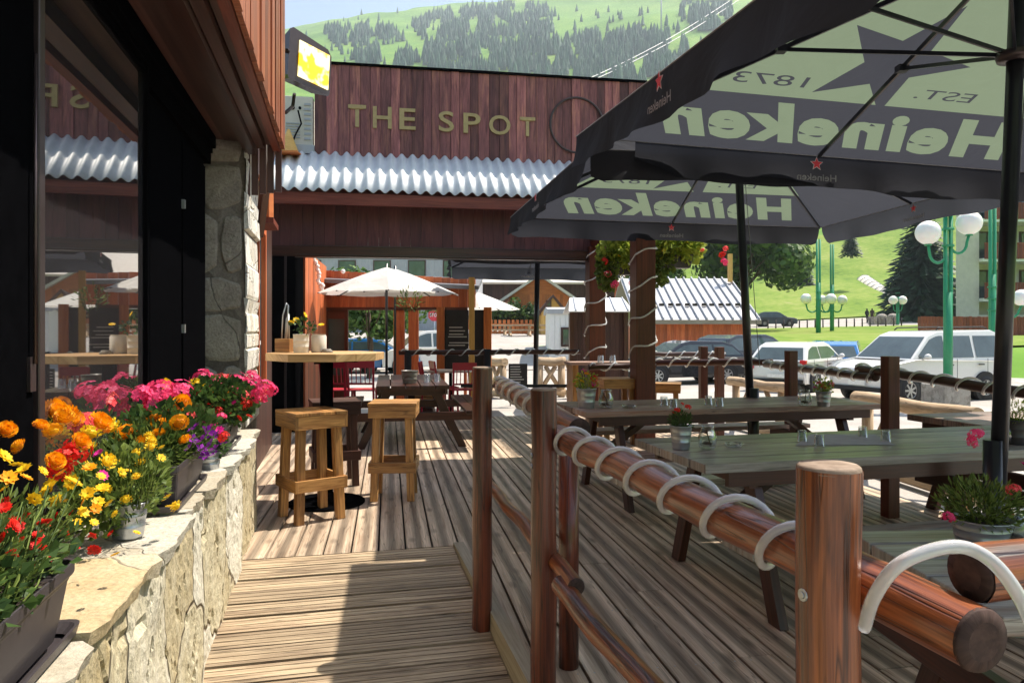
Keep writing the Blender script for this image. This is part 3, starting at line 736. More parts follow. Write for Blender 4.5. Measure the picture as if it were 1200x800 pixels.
mb=MB(); sbox(mb,-0.62,-0.10,-0.08,0.10,0.0,2.40); sbox(mb,-0.62,-0.2,0.10,2.5,0.0,2.7); mb.build('dark_jamb','black',SB)
mb=MB(); sbox(mb,-0.235,-0.205,-0.10,-0.083,0.0,2.40); mb.build('trim_strip','frame',SB)
mb=MB(); sbox(mb,4.05,4.29,-0.12,0.12,0.0,2.62); mb.build('post','dkred',SB,bevel=0.006)
px=P(753,386,8.9); fp=thing('corner_post','thick dark red post wrapped in a white light tube, nearer of the two','post',(px.x,px.y,0),DA)
mb=MB(); mb.box(0,0,1.35,0.245,0.245,2.70); mb.build('post','dkred',fp,world=False,bevel=0.006)
mb=MB(); mb.beam(S(4.17,0.0,2.66),(px.x,px.y,2.76),0.16,0.14); mb.beam((px.x,px.y,2.79),(px.x+2.4,px.y+0.45,2.79),0.16,0.14); mb.build('side_beam','dkred',SB)
def spiral(name,c,r,z0,z1,turns,parent,tr=0.011,ph=0.0,sq=True):
    pts=[]; n=int(turns*20)
    for i in range(n+1):
        a=ph+2*math.pi*turns*i/n; rr=r
        if sq: rr=r/max(abs(math.cos(a-DA)),abs(math.sin(a-DA)))**0.75
        pts.append(Vector((c[0]+rr*math.cos(a),c[1]+rr*math.sin(a),z0+(z1-z0)*i/n+0.03*math.sin(i*0.7))))
    mb=MB(); mb.tube(pts,tr,8); return mb.build(name,'rope',parent)
spiral('light_tube',(px.x,px.y),0.150,0.95,2.6,4.4,fp,ph=0.3)
pc=S(4.17,0,0); spiral('light_tube',(pc.x,pc.y),0.150,0.9,2.55,4.6,SB,ph=1.2)
# letters, each raised from the planks
lets=[('T',408,429),('H',437,459),('E',468,487),('S',514,532),('P',543,563),('O',573,598),('T',609,627)]
ytop=[(408,122),(627,138)]; ybot=[(408,148),(627,160)]
def on_sign(px,py):
    # point where the sight line meets the sign wall
    dr=Vector(((px-600)/FPX,1,(HY-py)/FPX)); p0=S(0,0.322,0); nrm=-DU
    t=(p0-Vector((0,0,CAMH))).dot(nrm)/dr.dot(nrm)
    return Vector((0,0,CAMH))+dr*t
for ch,x0,x1 in lets:
    yt=interp(ytop,(x0+x1)/2); yb=interp(ybot,(x0+x1)/2)
    p=on_sign(x0,yb); q=on_sign(x1,yb); t=on_sign(x0,yt)
    mb=MB(); w=(q-p).length; h=t.z-p.z
    put_text(mb,ch,w,h,p+Vector((0,0,0)),DN,(0,0,1),offset=0.012)
    o=mb.build('letter','gold',SB); s=o.modifiers.new('th','SOLIDIFY'); s.thickness=0.035; s.offset=0
c=on_sign(676,147); ring=[c+DN*0.415*math.cos(2*math.pi*i/48)+Vector((0,0,0.415*math.sin(2*math.pi*i/48)))-DU*0.012 for i in range(48)]
mb=MB(); mb.tube(ring,0.017,8,closed=True); mb.build('ring_emblem','frame',SB)

# floodlight on the corner, air unit and folded cone on the roof behind it
fl=thing('floodlight','yellow glowing square floodlight at the end of the orange plank wall','floodlight',P(360,80,6.4))
ang=Matrix.Rotation(rad(14),4,'Y')@Matrix.Rotation(rad(26),4,'Z')
base=Matrix.Translation(P(359,76,6.25))@Matrix.Rotation(rad(58),4,'Z')@Matrix.Rotation(rad(4),4,'Y')
mb=MB()
prof=[(-0.22,-0.21),(0.22,-0.21),(0.235,-0.18),(0.235,0.15),(0.19,0.20),(-0.20,0.235),(-0.235,0.21),(-0.235,-0.18)]
vs=[(x,-0.05,z) for x,z in prof]+[(x*0.8,0.12,z*0.8) for x,z in prof]
n=len(prof); mb.add(vs,[tuple(range(n)),tuple(range(n,2*n))[::-1]]+[(k,n+k,n+(k+1)%n,(k+1)%n) for k in range(n)]); mb.xf(base); mb.build('housing','frame',fl)
mb=MB(); mb.obox((0.035,-0.058,-0.005),(0.17,0,0),(0,0.004,0),(0,0,0.155)); mb.xf(base)
M['flood']=emit('flood_glow',(1.0,0.62,0.02),1.0,(0.3,0.2,0.02))
nt=M['flood'].node_tree; tc=N(nt,'ShaderNodeTexCoord'); nz=N(nt,'ShaderNodeTexNoise',i_Scale=9.0); nt.links.new(tc.outputs['Object'],nz.inputs['Vector'])
rp=ramp(nt,[(0.46,(0.75,0.45,0.0)),(0.56,(1.0,0.9,0.5))]); nt.links.new(nz.outputs['Fac'],rp.inputs['Fac']); nt.links.new(rp.outputs['Color'],nt.nodes['Principled BSDF'].inputs['Emission Color'])
mb.build('lit_face','flood',fl)
mb=MB(); mb.tube([P(345,110,6.5),P(343,125,6.6),P(335,132,6.2)],0.015); mb.tube([P(336,60,6.0),P(345,60,6.3)],0.02); mb.build('bracket','frame',fl)
ac=thing('air_unit','white louvred air conditioning unit above the left end of the corrugated roof','air conditioner',S(-0.25,0.6,3.9))
mb=MB(); sbox(mb,-0.30,0.10,0.35,0.75,4.02,4.72); mb.build('case','cream',ac,bevel=0.01)
mb=MB()
for i in range(8): sbox(mb,-0.02,0.07,0.335,0.352,4.1+i*0.07,4.13+i*0.07)
for i in range(6): sbox(mb,-0.27,-0.08,0.335,0.352,4.12+i*0.04,4.135+i*0.04)
mb.build('louvres','greywall',ac)
mb=MB(); mb.cyl(S(-0.18,0.33,4.55),S(-0.18,0.35,4.55),0.03); mb.cyl(S(-0.08,0.33,4.55),S(-0.08,0.35,4.55),0.02); mb.tube([S(-0.1,0.3,4.5),S(-0.05,0.25,4.3),S(-0.12,0.22,4.15),S(-0.2,0.25,3.95)],0.012); mb.build('cable','black',ac)
sbx=MB(); sbox(sbx,-0.4,0.12,0.3,0.8,3.90,4.02); sbx.build('bearer','greywall',ac)
cn=thing('warning_cone','small orange yellow cone standing below the white air unit','cone',S(-0.22,0.22,3.85))
mb=MB(); mb.lathe([(0.15,0.02),(0.015,0.36)],(0,0,0),12,cap1=True); mb.build('cone','p_orange' if False else 'yellowwood',cn,world=False)
mb=MB(); mb.box(0,0,0.01,0.34,0.34,0.02); mb.build('base','orange',cn,world=False)
# ================================================================ RAILINGS OF ROUND LOGS
def logpost(x,y,z0,z1,r,label,lean=(0,0)):
    t=thing('railing_post',label,'post',(x,y,z0),0,'round log posts beside the ramp')
    mb=MB(); n=7; path=[(lean[0]*i/n+0.002*math.sin(i*2.1+x*9),lean[1]*i/n,(z1-z0-0.006)*i/n) for i in range(n+1)]
    mb.tube(path,[r*(1+0.02*math.sin(i*1.7+y)) for i in range(n+1)],28,caps=False,wob=0.06); mb.build('log','bigpost' if 'closest' in label else 'post',t,world=False)
    mb=MB(); h=z1-z0
    mb.lathe([(r*0.995,h-0.010),(r*0.97,h-0.002),(r*0.90,h+0.001),(r*0.5,h+0.002),(0.0008,h+0.002)],(lean[0],lean[1],0),28); mb.build('cut_end','endgrain',t,world=False)
    return t
p1=logpost(-0.147,3.58,-0.075,1.215,0.0485,'slim round red brown log post where the ramp meets the deck, farthest of three',(-0.0,0))
p2=logpost(0.120,2.75,-0.25,1.177,0.0485,'round red brown log post in the middle, log rails meeting at it')
p3=logpost(0.502,1.150,-0.35,1.186,0.0490,'big round red brown log post closest to the viewer with pale cut top')
def screw(t,loc,nrm):
    mb=MB(); p=Vector(loc); nn_=Vector(nrm).normalized(); mb.cyl(p,p+nn_*0.004,0.011,0.010,10); mb.cyl(p+nn_*0.004,p+nn_*0.006,0.006,0.005,8); mb.build('screw','bucket',t)
screw(p3,(0.4575,1.136,0.985),(-0.95,-0.3,0))
screw(p2,(0.075,2.738,0.925),(-0.95,-0.2,0)); screw(p2,(0.075,2.738,0.885),(-0.95,-0.2,0))
def lograil(a,b,r,label,n=14,mat='bigpost',group='horizontal log rails',wig=0.004,name='log_rail'):
    a=Vector(a);b=Vector(b); t=thing(name,label,'rail',tuple(a),0,group)
    pts=[]
    for i in range(n+1):
        q=a.lerp(b,i/n); q=q+Vector((wig*math.sin(i*1.3+a.x*7),0,wig*math.cos(i*0.9+a.y*5))); pts.append(q)
    mb=MB(); mb.tube(pts,[r*(1+0.03*math.sin(i*1.9+a.y)) for i in range(n+1)],28,caps=False,wob=0.08); mb.build('log',mat,t)
    for q,w in ((pts[0],pts[0]-pts[1]),(pts[-1],pts[-1]-pts[-2])):
        w.normalize(); mb=MB(); mb.tube([q-w*0.002,q+w*0.004,q+w*0.007],[r*1.0,r*0.95,r*0.6],22); mb.build('sawn_end','dkend',t)
    return t,pts
A0=Vector((0.183,2.86,0.98)); A1=Vector((0.640,0.995,0.975))
main,mp=lograil(A0,A1,0.0455,'thick glossy log rail coming towards the viewer wrapped in a clear light tube')
far,fpth=lograil((0.285,3.10,0.975),(-0.10,5.60,0.975),0.050,'pale sunlit log rail running back over the deck behind the middle post',group='horizontal log rails')
lograil((-0.112,3.90,0.555),(0.222,2.46,0.525),0.030,'thin lower handrail log between the two slim posts')
lograil((0.168,2.55,0.50),(0.60,0.86,0.47),0.034,'thin lower handrail log dropping towards the viewer at the bottom')
R0=Vector((0.668,1.050,1.045)); R1=R0+Vector((0.972,0.235,0.012)).normalized()*2.2
lograil(R0,R1,0.040,'log rail leaving to the right at the lower right corner under a curved light tube')
# support of the far rail
tag(MB().tube([(0.236,3.02,-0.0),(0.236,3.02,0.93)],0.042,16).build('railing_post','post'),'short log post mostly hidden behind the middle round post','post','round log posts beside the ramp')
def coil(a,b,r,turns,tr,ph=0,t0=0.0,t1=1.0):
    a=Vector(a);b=Vector(b); d=(b-a).normalized(); s=d.cross(Vector((0,0,1))).normalized(); u=s.cross(d); pts=[]; n=int(turns*22)
    for i in range(n+1):
        t=t0+(t1-t0)*i/n; an=ph+2*math.pi*turns*i/n
        rr=r*(1.0+0.06*max(0,math.sin(an*1.0+t*9)))
        pts.append(a.lerp(b,t)+s*math.cos(an)*rr+u*math.sin(an)*rr)
    return pts
pts=coil(A0,A1,0.0545,7.35,0.0105,ph=-2.4,t0=0.03,t1=0.885)
# the last bow lifts off the log and lands beyond the right rail
pts2=[P(1013,735,1.06),P(1024,700,1.02),P(1050,664,0.99),P(1090,645,0.985),P(1130,641,0.985),P(1165,660,0.975),P(1195,700,0.965),P(1215,745,0.96)]
def smoothpath(c,n=8):
    out=[]
    for i in range(len(c)-1):
        p0=c[max(i-1,0)];p1_=c[i];p2_=c[i+1];p3_=c[min(i+2,len(c)-1)]
        for k in range(n):
            t=k/n; out.append(0.5*((2*p1_)+(p2_-p0)*t+(2*p0-5*p1_+4*p2_-p3_)*t*t+(3*p1_-p0-3*p2_+p3_)*t**3))
    out.append(c[-1]); return out
mb=MB(); mb.tube(pts,0.0090,10); mb.build('light_tube','rope',main,label='clear plastic light tube coiled round the log')
mb=MB(); mb.tube(smoothpath(pts2),0.0095,12); mb.build('light_tube','rope',main,label='clear light tube bowing over the right log')
pts=coil((0.285,3.10,0.975),(-0.10,5.60,0.975),0.060,6.2,0.012,ph=1,t0=0.25,t1=0.98)
mb=MB(); mb.tube(pts,0.0135,8); mb.build('light_tube','rope',far)

# perimeter railing at the parking side: square posts and thin dark log rails with light tube
def sqpost(x,y,z1,w,label,z0=-0.05):
    t=tag(MB().box(x,y,(z0+z1)/2,w,w,z1-z0,DA).build('fence_post','dkred',bevel=0.006),label,'post','square dark posts of the parking side railing'); return t
fpos=[(1043,5.43,1.20,0.095,'square dark red post in front of the white van'),(927,7.2,1.19,0.095,'square dark red post in front of the white hatchback'),(843,9.6,1.17,0.10,'square dark red post right of the dark car by the small hut'),(824,9.9,1.17,0.10,'square dark red post in front of the dark car beside the small hut')]
for px_,d,zt,w,lb in fpos:
    q=P(px_,386,d); sqpost(q.x,q.y,zt,w,lb,z0=-0.41)
def thinrail(a,b,r,label,turns):
    t,_=lograil(a,b,r,label,mat='darkwood',group='dark rails wound with light tube',wig=0.003)
    mb=MB(); mb.tube(coil(a,b,r+0.010,turns,0.01,ph=0.5,t0=0.01,t1=0.99),0.011,7); mb.build('light_tube','rope',t)
thinrail(P(1006,432,6.6),P(1290,473,4.2),0.038,'dark log rail in front of the white van wound with white light tube',9)
thinrail(P(897,427,8.6),P(1026,442,6.3),0.038,'dark log rail in front of the white hatchback and blue car',9)
thinrail(P(768,425,9.6),P(905,424,8.7),0.040,'dark log rail in front of the dark car by the hut, wound with light tube',6)
thinrail(P(690,430,9.5),P(768,428,9.6),0.040,'dark log rail between the two thick pavilion posts',3)
thinrail(P(468,413,12.2),P(680,412,12.2),0.040,'long thin black rail crossing in front of the white parasols',11)
thinrail(P(765,415,12.6),P(850,415,12.6),0.040,'second dark log rail just above and behind the one by the dark car',5)
for px_,d,zt in ((571,12.2,1.07),(478,12.2,1.05)):
    q=P(px_,386,d); tag(MB().cyl((q.x,q.y,-0.41),(q.x,q.y,zt),0.06).build('rail_post','blackmat'),'round black post under the long thin rail, '+('in front of the chalkboards' if px_==571 else 'beside the white parasol pole'),'post','black posts of the long rail')
tag(MB().beam(P(540,452,12.0),P(680,452,12.0),0.05,0.05).build('low_rail','blackmat'),'low black rail near the small chalkboard sign','rail')

# ================================================================ PICNIC TABLES
def picnic(label,cx,cy,rz,L,W,topmat,legmat='darkwood',bench_y=0.70,foot=0.52,npl=5,h=0.76,inset=0.28,near=True,farb=True,bw=0.26,legw=0.10):
    t=thing('picnic_table',label,'picnic table',(cx,cy,0),rz,'dark stained wooden picnic tables')
    mb=MB(); pw=W/npl
    for i in range(npl): mb.box(0,-W/2+pw*(i+0.5),h-0.0225+R.uniform(-.001,.001),L+R.uniform(-.01,.01),pw-0.011,0.045)
    mb.build('tabletop',topmat,t,world=False,bevel=0.004)
    mb=MB()
    for s in (-1,1):
        mb.box(0,s*(W/2-0.03),h-0.045-0.035,L-0.25,0.035,0.07)
        mb.box(s*(L/2-inset),0,h-0.045-0.045-0.002,0.045,W-0.1,0.09)
    mb.build('apron',legmat,t,world=False)
    for sx in (-1,1):
        for sy in (-1,1):
            mb=MB(); x=sx*(L/2-inset-0.045); mb.beam((x,sy*foot,0.0),(x,sy*(W/2-0.16),h-0.05),0.045,legw,up=(1,0,0)) if False else mb.obox(((x),(sy*(foot+W/2-0.16)/2),(h-0.05)/2),(0.024,0,0),(0,legw/2,0),(0,-sy*(foot-(W/2-0.16))/2,(h-0.05)/2))
            mb.build('leg',legmat,t,world=False,bevel=0.004)
        mb=MB(); x=sx*(L/2-inset); mb.box(x,0,0.375,0.045,2*bench_y+bw-0.04,0.10); mb.build('seat_bearer',legmat,t,world=False,bevel=0.004)
        mb=MB(); mb.beam((sx*(L/2-inset-0.07),0,0.40),(sx*(L/2-inset-0.50),0,h-0.06),0.045,0.085,up=(0,1,0)); mb.build('brace',legmat,t,world=False)
    for sy,on in ((-1,near),(1,farb)):
        if not on: continue
        mb=MB()
        for k in (-1,1): mb.box(0,sy*bench_y+k*bw/4,0.425+0.02,L,bw/2-0.006,0.04)
        mb.build('bench_seat',topmat,t,world=False,bevel=0.004)
    return t
def at_end(lx,ly,L,ang): return (lx+math.cos(ang)*L/2, ly+math.sin(ang)*L/2)
c=at_end(0.47,6.02,2.7,FA); T1=picnic('long dark picnic table behind the green one, flower bucket on its left end',c[0],c[1],FA,2.7,0.84,'tabletop')
c=at_end(0.82,3.85,2.6,FA); T2=picnic('green grey topped picnic table in the middle with a paper menu and tumblers',c[0],c[1],FA,2.6,0.86,'greentop')
c=at_end(1.08,1.96,2.4,rad(3)); T3=picnic('green grey picnic table at the lower right with a red flower bucket on it',c[0],c[1],rad(3),2.4,0.70,'greentop',near=False,farb=False)
q=DU*0; c=Vector((-1.16,8.45,0))+DU*0.85; T4=picnic('very dark picnic table seen end on in the shade of the pavilion',c.x,c.y,DA+rad(90),2.1,0.84,'darkwood',foot=0.60,inset=0.30,bench_y=0.74)
# tops of the shaded table look worn and pale
c=P(1178,386,4.8); T5=picnic('picnic table at the right edge behind the green one, leafy bucket on it',c.x+0.9,c.y+0.55,FA,2.2,0.84,'tabletop')

# ================================================================ BAR TABLE AND PALLET STOOLS
bt=thing('bar_table','tall round bar table with pale wooden octagon top on a black column','bar table',(-1.50,5.87,0))
mb=MB(); pts=[(0.47*math.cos(rad(22.5+45*i)),0.47*math.sin(rad(22.5+45*i))) for i in range(8)]
ys=[-0.47,-0.31,-0.155,0.0,0.155,0.31,0.47]
def clip(poly,y0,y1):
    def half(p,f):
        o=[]
        for a,b in zip(p,p[1:]+p[:1]):
            fa,fb=f(a),f(b)
            if fa>=0:o.append(a)
            if fa*fb<0: t=fa/(fa-fb); o.append((a[0]+(b[0]-a[0])*t,a[1]+(b[1]-a[1])*t))
        return o
    return half(half(poly,lambda p:p[1]-y0),lambda p:y1-p[1])
for a,b in zip(ys,ys[1:]):
    plank(mb,[(p[0],p[1],0) for p in clip(pts,a+0.0015,b-0.0015)],1.155,1.215,(1,0,0))
mb.build('tabletop','bartop',bt,world=False,bevel=0.004)
mb=MB(); mb.cyl((0,0,0.03),(0,0,1.155),0.052,n=20); mb.box(0,0,1.145,0.5,0.07,0.018); mb.box(0,0,1.141,0.07,0.5,0.018); mb.build('column','black',bt,world=False)
mb=MB(); mb.lathe([(0.305,0.0),(0.305,0.012),(0.29,0.02),(0.24,0.024),(0.235,0.03),(0.17,0.034),(0.165,0.04),(0.09,0.046),(0.06,0.07),(0.052,0.09)],(0,0,0),36,smooth=False); mb.build('base_disc','black',bt,world=False)
def stool(label,x,y,rz,mat='pallet',s=0.40,h=0.80):
    t=thing('bar_stool',label,'stool',(x,y,0),rz,'pallet wood bar stools')
    mb=MB(); n=4; w=s/n
    for i in range(n): mb.box(0,-s/2+w*(i+0.5),h-0.011,s+0.01+R.uniform(-.006,.006),w-0.004,0.022)
    mb.build('seat',mat,t,world=False,bevel=0.002)
    hw=s/2-0.012
    for nm,z,hh in (('apron',h-0.072,0.095),('stretcher',0.275,0.085)):
        mb=MB()
        for k,(dx,dy) in enumerate(((1,0),(-1,0),(0,1),(0,-1))):
            if dx: mb.box(dx*hw,0,z,0.022,s-0.040,hh)
            else: mb.box(0,dy*hw,z,s,0.022,hh)
        mb.build(nm,mat,t,world=False,bevel=0.002)
    for sx in (-1,1):
        for sy in (-1,1):
            mb=MB(); a=s/2-0.012-0.012-0.032
            mb.obox((sx*(a+0.002),sy*(a+0.002),(h-0.025)/2),(0.030,0,0),(0,0.030,0),(-sx*0.012,-sy*0.012,(h-0.027)/2)); mb.build('leg',mat,t,world=False,bevel=0.003)
    return t
stool('golden pallet wood stool at the left nearest the stone wall',-1.50,5.42,rad(-52))
stool('pallet wood stool standing alone right of the bar table',-0.985,6.08,rad(3),s=0.385)
stool('dark brown stool half hidden behind the bar table column',-1.62,6.62,rad(20),mat='brownhut',s=0.42,h=0.76)
# items on the bar table
zt=1.216
o=thing('caddy','small wooden cutlery caddy with a tall wire handle on the bar table','caddy',(-1.86,5.92,zt))
mb=MB(); mb.box(0,0,0.055,0.12,0.10,0.11); mb.build('box','pallet',o,world=False,bevel=0.003)
mb=MB(); mb.tube([(-0.02,0,0.10),(-0.01,0,0.30),(0.02,0,0.40),(0.035,0,0.38),(0.02,0,0.10)],0.006,8); mb.tube([(0.0,0.03,0.10),(0.01,0.03,0.27),(0.03,0.03,0.31),(0.03,0.03,0.10)],0.006,8); mb.build('wire_handle','bucket',o,world=False)
mb=MB(); mb.lathe([(0.045,0.0),(0.05,0.005),(0.03,0.03)],(0,0,0),14)
o=tag(mb.build('ashtray','concrete'),'low stone ashtray on the bar table top','ashtray'); o.location=(-1.48,5.80,zt)

# ================================================================ POTS, PLANTS, TABLEWARE
def bloom_marigold(r,mat,n=120):
    mb=MB()
    for i in range(n):
        t=i/n; el=rad(-25+112*t); az=i*2.399
        d=Vector((math.cos(az)*math.cos(el),math.sin(az)*math.cos(el),math.sin(el)*0.72))
        c=d*r*(0.72+0.2*R.random()); s=Vector((-math.sin(az),math.cos(az),0)); w=r*0.21*(1.15-0.45*t)
        up=d.cross(s).normalized()
        if up.z<0: up=-up
        tip=c+d*r*0.28+up*w*0.5
        mb.add([c-s*w*0.6-up*w*0.3,c+s*w*0.6-up*w*0.3,tip+s*w*0.9,tip-s*w*0.9],[(0,1,2,3)],r=R.random())
    mb.ball((0,0,0),r*0.7,10,6,(1,1,0.7))
    return mb
def bloom_cluster(r,n=26):
    mb=MB()
    for i in range(n):
        t=(i+0.5)/n; el=math.asin(1-1.35*t); az=i*2.399+R.random()*0.4
        d=Vector((math.cos(az)*math.cos(el),math.sin(az)*math.cos(el),math.sin(el)*0.85)); c=d*r*R.uniform(0.75,1.08)
        s=d.cross(Vector((0.1,0.2,1))).normalized(); u=d.cross(s); fr=r*0.30; rv=R.random(); ph=R.random()*6
        for k in range(5):
            a=ph+2*math.pi*k/5; e=s*math.cos(a)+u*math.sin(a); g=s*math.cos(a+1.57)+u*math.sin(a+1.57)
            mb.add([c,c+e*fr*0.7+g*fr*0.42+d*fr*0.12,c+e*fr*1.05+d*fr*0.05,c+e*fr*0.7-g*fr*0.42+d*fr*0.12],[(0,1,2,3)],r=min(1,max(0,rv+R.uniform(-.2,.2))))
    return mb
def bloom_daisy(r,n=8,cup=0.25,lay=1):
    mb=MB()
    for l in range(lay):
        for k in range(n):
            a=2*math.pi*(k+0.5*l)/n; e=Vector((math.cos(a),math.sin(a),0)); g=Vector((-math.sin(a),math.cos(a),0)); q=r*(1-0.22*l); cz=cup*(1+l)
            mb.add([e*q*0.12+Vector((0,0,l*r*.1)),e*q*0.6+g*q*0.33+Vector((0,0,q*cz*0.6)),e*q+Vector((0,0,q*cz*0.7)),e*q*0.6-g*q*0.33+Vector((0,0,q*cz*0.6))],[(0,1,2,3)],r=R.random())
    return mb
BL={}
def bank(key,mat,maker,k=4):
    BL[key]=[]
    for i in range(k):
        mb=maker(); me=bpy.data.meshes.new('blossom'); me.from_pydata([tuple(v) for v in mb.v],[],mb.f)
        a=me.attributes.new('rnd','FLOAT','FACE'); a.data.foreach_set('value',mb.r); me.materials.append(M[mat]); me.update(); BL[key].append(me)
bank('mari','p_orange',lambda:bloom_marigold(1.0,None)); bank('mariy','p_yellow',lambda:bloom_marigold(1.0,None,40))
bank('gpink','p_pink',lambda:bloom_cluster(1.0)); bank('gcoral','p_coral',lambda:bloom_cluster(1.0)); bank('gred','p_red',lambda:bloom_cluster(1.0))
bank('dred','p_red',lambda:bloom_daisy(1.0,12,0.3,3)); bank('yel','p_yellow',lambda:bloom_daisy(1.0,8,0.25,2)); bank('pur','p_purple',lambda:bloom_daisy(1.0,5,0.5,1))
bank('mag','p_magenta',lambda:bloom_daisy(1.0,9,0.3,2)); bank('lilac','p_magenta',lambda:bloom_cluster(1.0,14)); bank('ora','p_orange',lambda:bloom_daisy(1.0,8,0.3,2))
KN={'mari':'marigold_blossom','mariy':'yellow_blossom','gpink':'pink_blossom','gcoral':'coral_blossom','gred':'red_blossom','dred':'red_blossom','yel':'yellow_blossom','pur':'purple_blossom','mag':'magenta_blossom','lilac':'magenta_blossom','ora':'orange_blossom'}
def blossom(parent,key,p,r,tilt=None):
    o=bpy.data.objects.new(KN[key],R.choice(BL[key])); col.objects.link(o); o.parent=parent
    inv=MW[parent.name].inverted(); o.location=inv@Vector(p); o.scale=(r,r,r)
    if tilt is None: tilt=(R.uniform(.3,1.1),R.uniform(-.5,.5))
    o.rotation_euler=(tilt[0],tilt[1],R.uniform(0,6.28)); return o
def foliage(n,center,ext,leaf,stems,base,rng=R,shape='leaf',up=0.3):
    """n leaves spread in an ellipsoid with stems rising from the base"""
    mb=MB(); st=MB(); tips=[]
    for i in range(n):
        while True:
            q=Vector((R.uniform(-1,1),R.uniform(-1,1),R.uniform(-1,1)))
            if 0.15<q.length<=1: break
        c=center+Vector((q.x*ext[0],q.y*ext[1],q.z*ext[2])) if not callable(center) else center(q)
        d=(q+Vector((R.uniform(-.6,.6),R.uniform(-.6,.6),R.uniform(-.3,.8)+up))).normalized(); s=d.cross(Vector((R.uniform(-1,1),R.uniform(-1,1),R.uniform(-1,1)))).normalized()
        L=leaf*R.uniform(0.6,1.3); w=L*(0.42 if shape=='leaf' else 0.13 if shape=='needle' else 0.55)
        nn_=d.cross(s)
        mb.add([c,c+d*L*0.5+s*w+nn_*w*0.25,c+d*L,c+d*L*0.5-s*w+nn_*w*0.25],[(0,1,2,3)],r=R.random())
    for i in range(stems):
        q=Vector((R.uniform(-1,1),R.uniform(-1,1),R.uniform(-0.2,1)))
        e=center+Vector((q.x*ext[0]*0.8,q.y*ext[1]*0.8,q.z*ext[2]*0.9)); b=Vector(base)+Vector((q.x*ext[0]*0.4,q.y*ext[1]*0.4,0))
        m=(b+e)/2+Vector((R.uniform(-.02,.02),R.uniform(-.02,.02),0)); st.tube([b,m,e],[0.003,0.0022,0.0014],4,r=R.random())
    return mb,st
def trough(name,label,u0,u1,n0,n1,zb,h=0.175):
    t=thing(name,label,'flower trough',F((u0+u1)/2,(n0+n1)/2,zb),FA,'flower troughs and pots on the stone wall')
    L=(u1-u0); Wd=n1-n0; mb=MB()
    def ring(sx,sy,z):
        # rounded rectangle
        o=[]; r_=0.03
        for cx_,cy_,a0 in ((1,1,0),(-1,1,90),(-1,-1,180),(1,-1,270)):
            for k in range(4):
                a=rad(a0+30*k); o.append(Vector((cx_*(sx/2-r_)+r_*math.cos(a),cy_*(sy/2-r_)+r_*math.sin(a),z)))
        return o
    levels=[(0.80,0.86,0.018),(0.86,0.90,0.06),(0.93,0.96,h-0.035),(0.97,0.985,h-0.03),(1.0,1.0,h-0.025),(1.0,1.0,h),(0.95,0.975,h),(0.94,0.97,h-0.035),(0.9,0.93,h-0.05)]
    vs=[];fs=[]
    for wx,wy,z in levels: vs+=ring(Wd*wx,L*wy,z)
    m=16
    for i in range(len(levels)-1):
        for k in range(m): fs.append((i*m+k,i*m+(k+1)%m,(i+1)*m+(k+1)%m,(i+1)*m+k))
    fs.append(tuple(range(m))[::-1]); mb.add(vs,fs,None,False,0.5); mb.build('trough','trough',t,world=False,bevel=0.003)
    mb=MB(); vs=ring(Wd*0.92,L*0.95,h-0.045); mb.add(vs,[tuple(range(16))],r=0.5); mb.build('soil','soil',t,world=False)
    mb=MB(); vs=[];fs=[]; lv=[(0.80,0.9,0.0),(1.0,1.02,0.004),(1.04,1.04,0.026),(0.98,1.01,0.026),(0.9,0.95,0.010)]
    for wx,wy,z in lv: vs+=ring(Wd*wx,L*wy,z)
    for i in range(len(lv)-1):
        for k in range(m): fs.append((i*m+k,i*m+(k+1)%m,(i+1)*m+(k+1)%m,(i+1)*m+k))
    fs.append(tuple(range(m))[::-1]); mb.add(vs,fs,None,False,0.5); mb.build('drip_tray','trough',t,world=False)
    return t
ZW=0.702
def bucketpot(label,x,y,z,r,h,mat='bucket',taper=0.78,name='flower_bucket',group='small planted buckets'):
    t=thing(name,label,'flower pot',(x,y,z),0,group)
    mb=MB(); mb.lathe([(r*taper*0.98,0.0),(r*taper,0.004),(r*(taper+(1-taper)*0.3),h*0.3),(r*(taper+(1-taper)*0.3)+0.002,h*0.32),(r*(taper+(1-taper)*0.3),h*0.34),(r*(taper+(1-taper)*0.62),h*0.62),(r*(taper+(1-taper)*0.62)+0.002,h*0.645),(r*(taper+(1-taper)*0.64),h*0.67),(r,h*0.97),(r+0.004,h),(r-0.003,h+0.002),(r*0.95,h*0.9),(r*0.9,h*0.82)],(0,0,0),28,cap0=True); mb.build('pot',mat,t,world=False)
    mb=MB(); mb.lathe([(r*0.93,h*0.86),(0.001,h*0.88)],(0,0,0),16); mb.build('soil','soil',t,world=False)
    return t
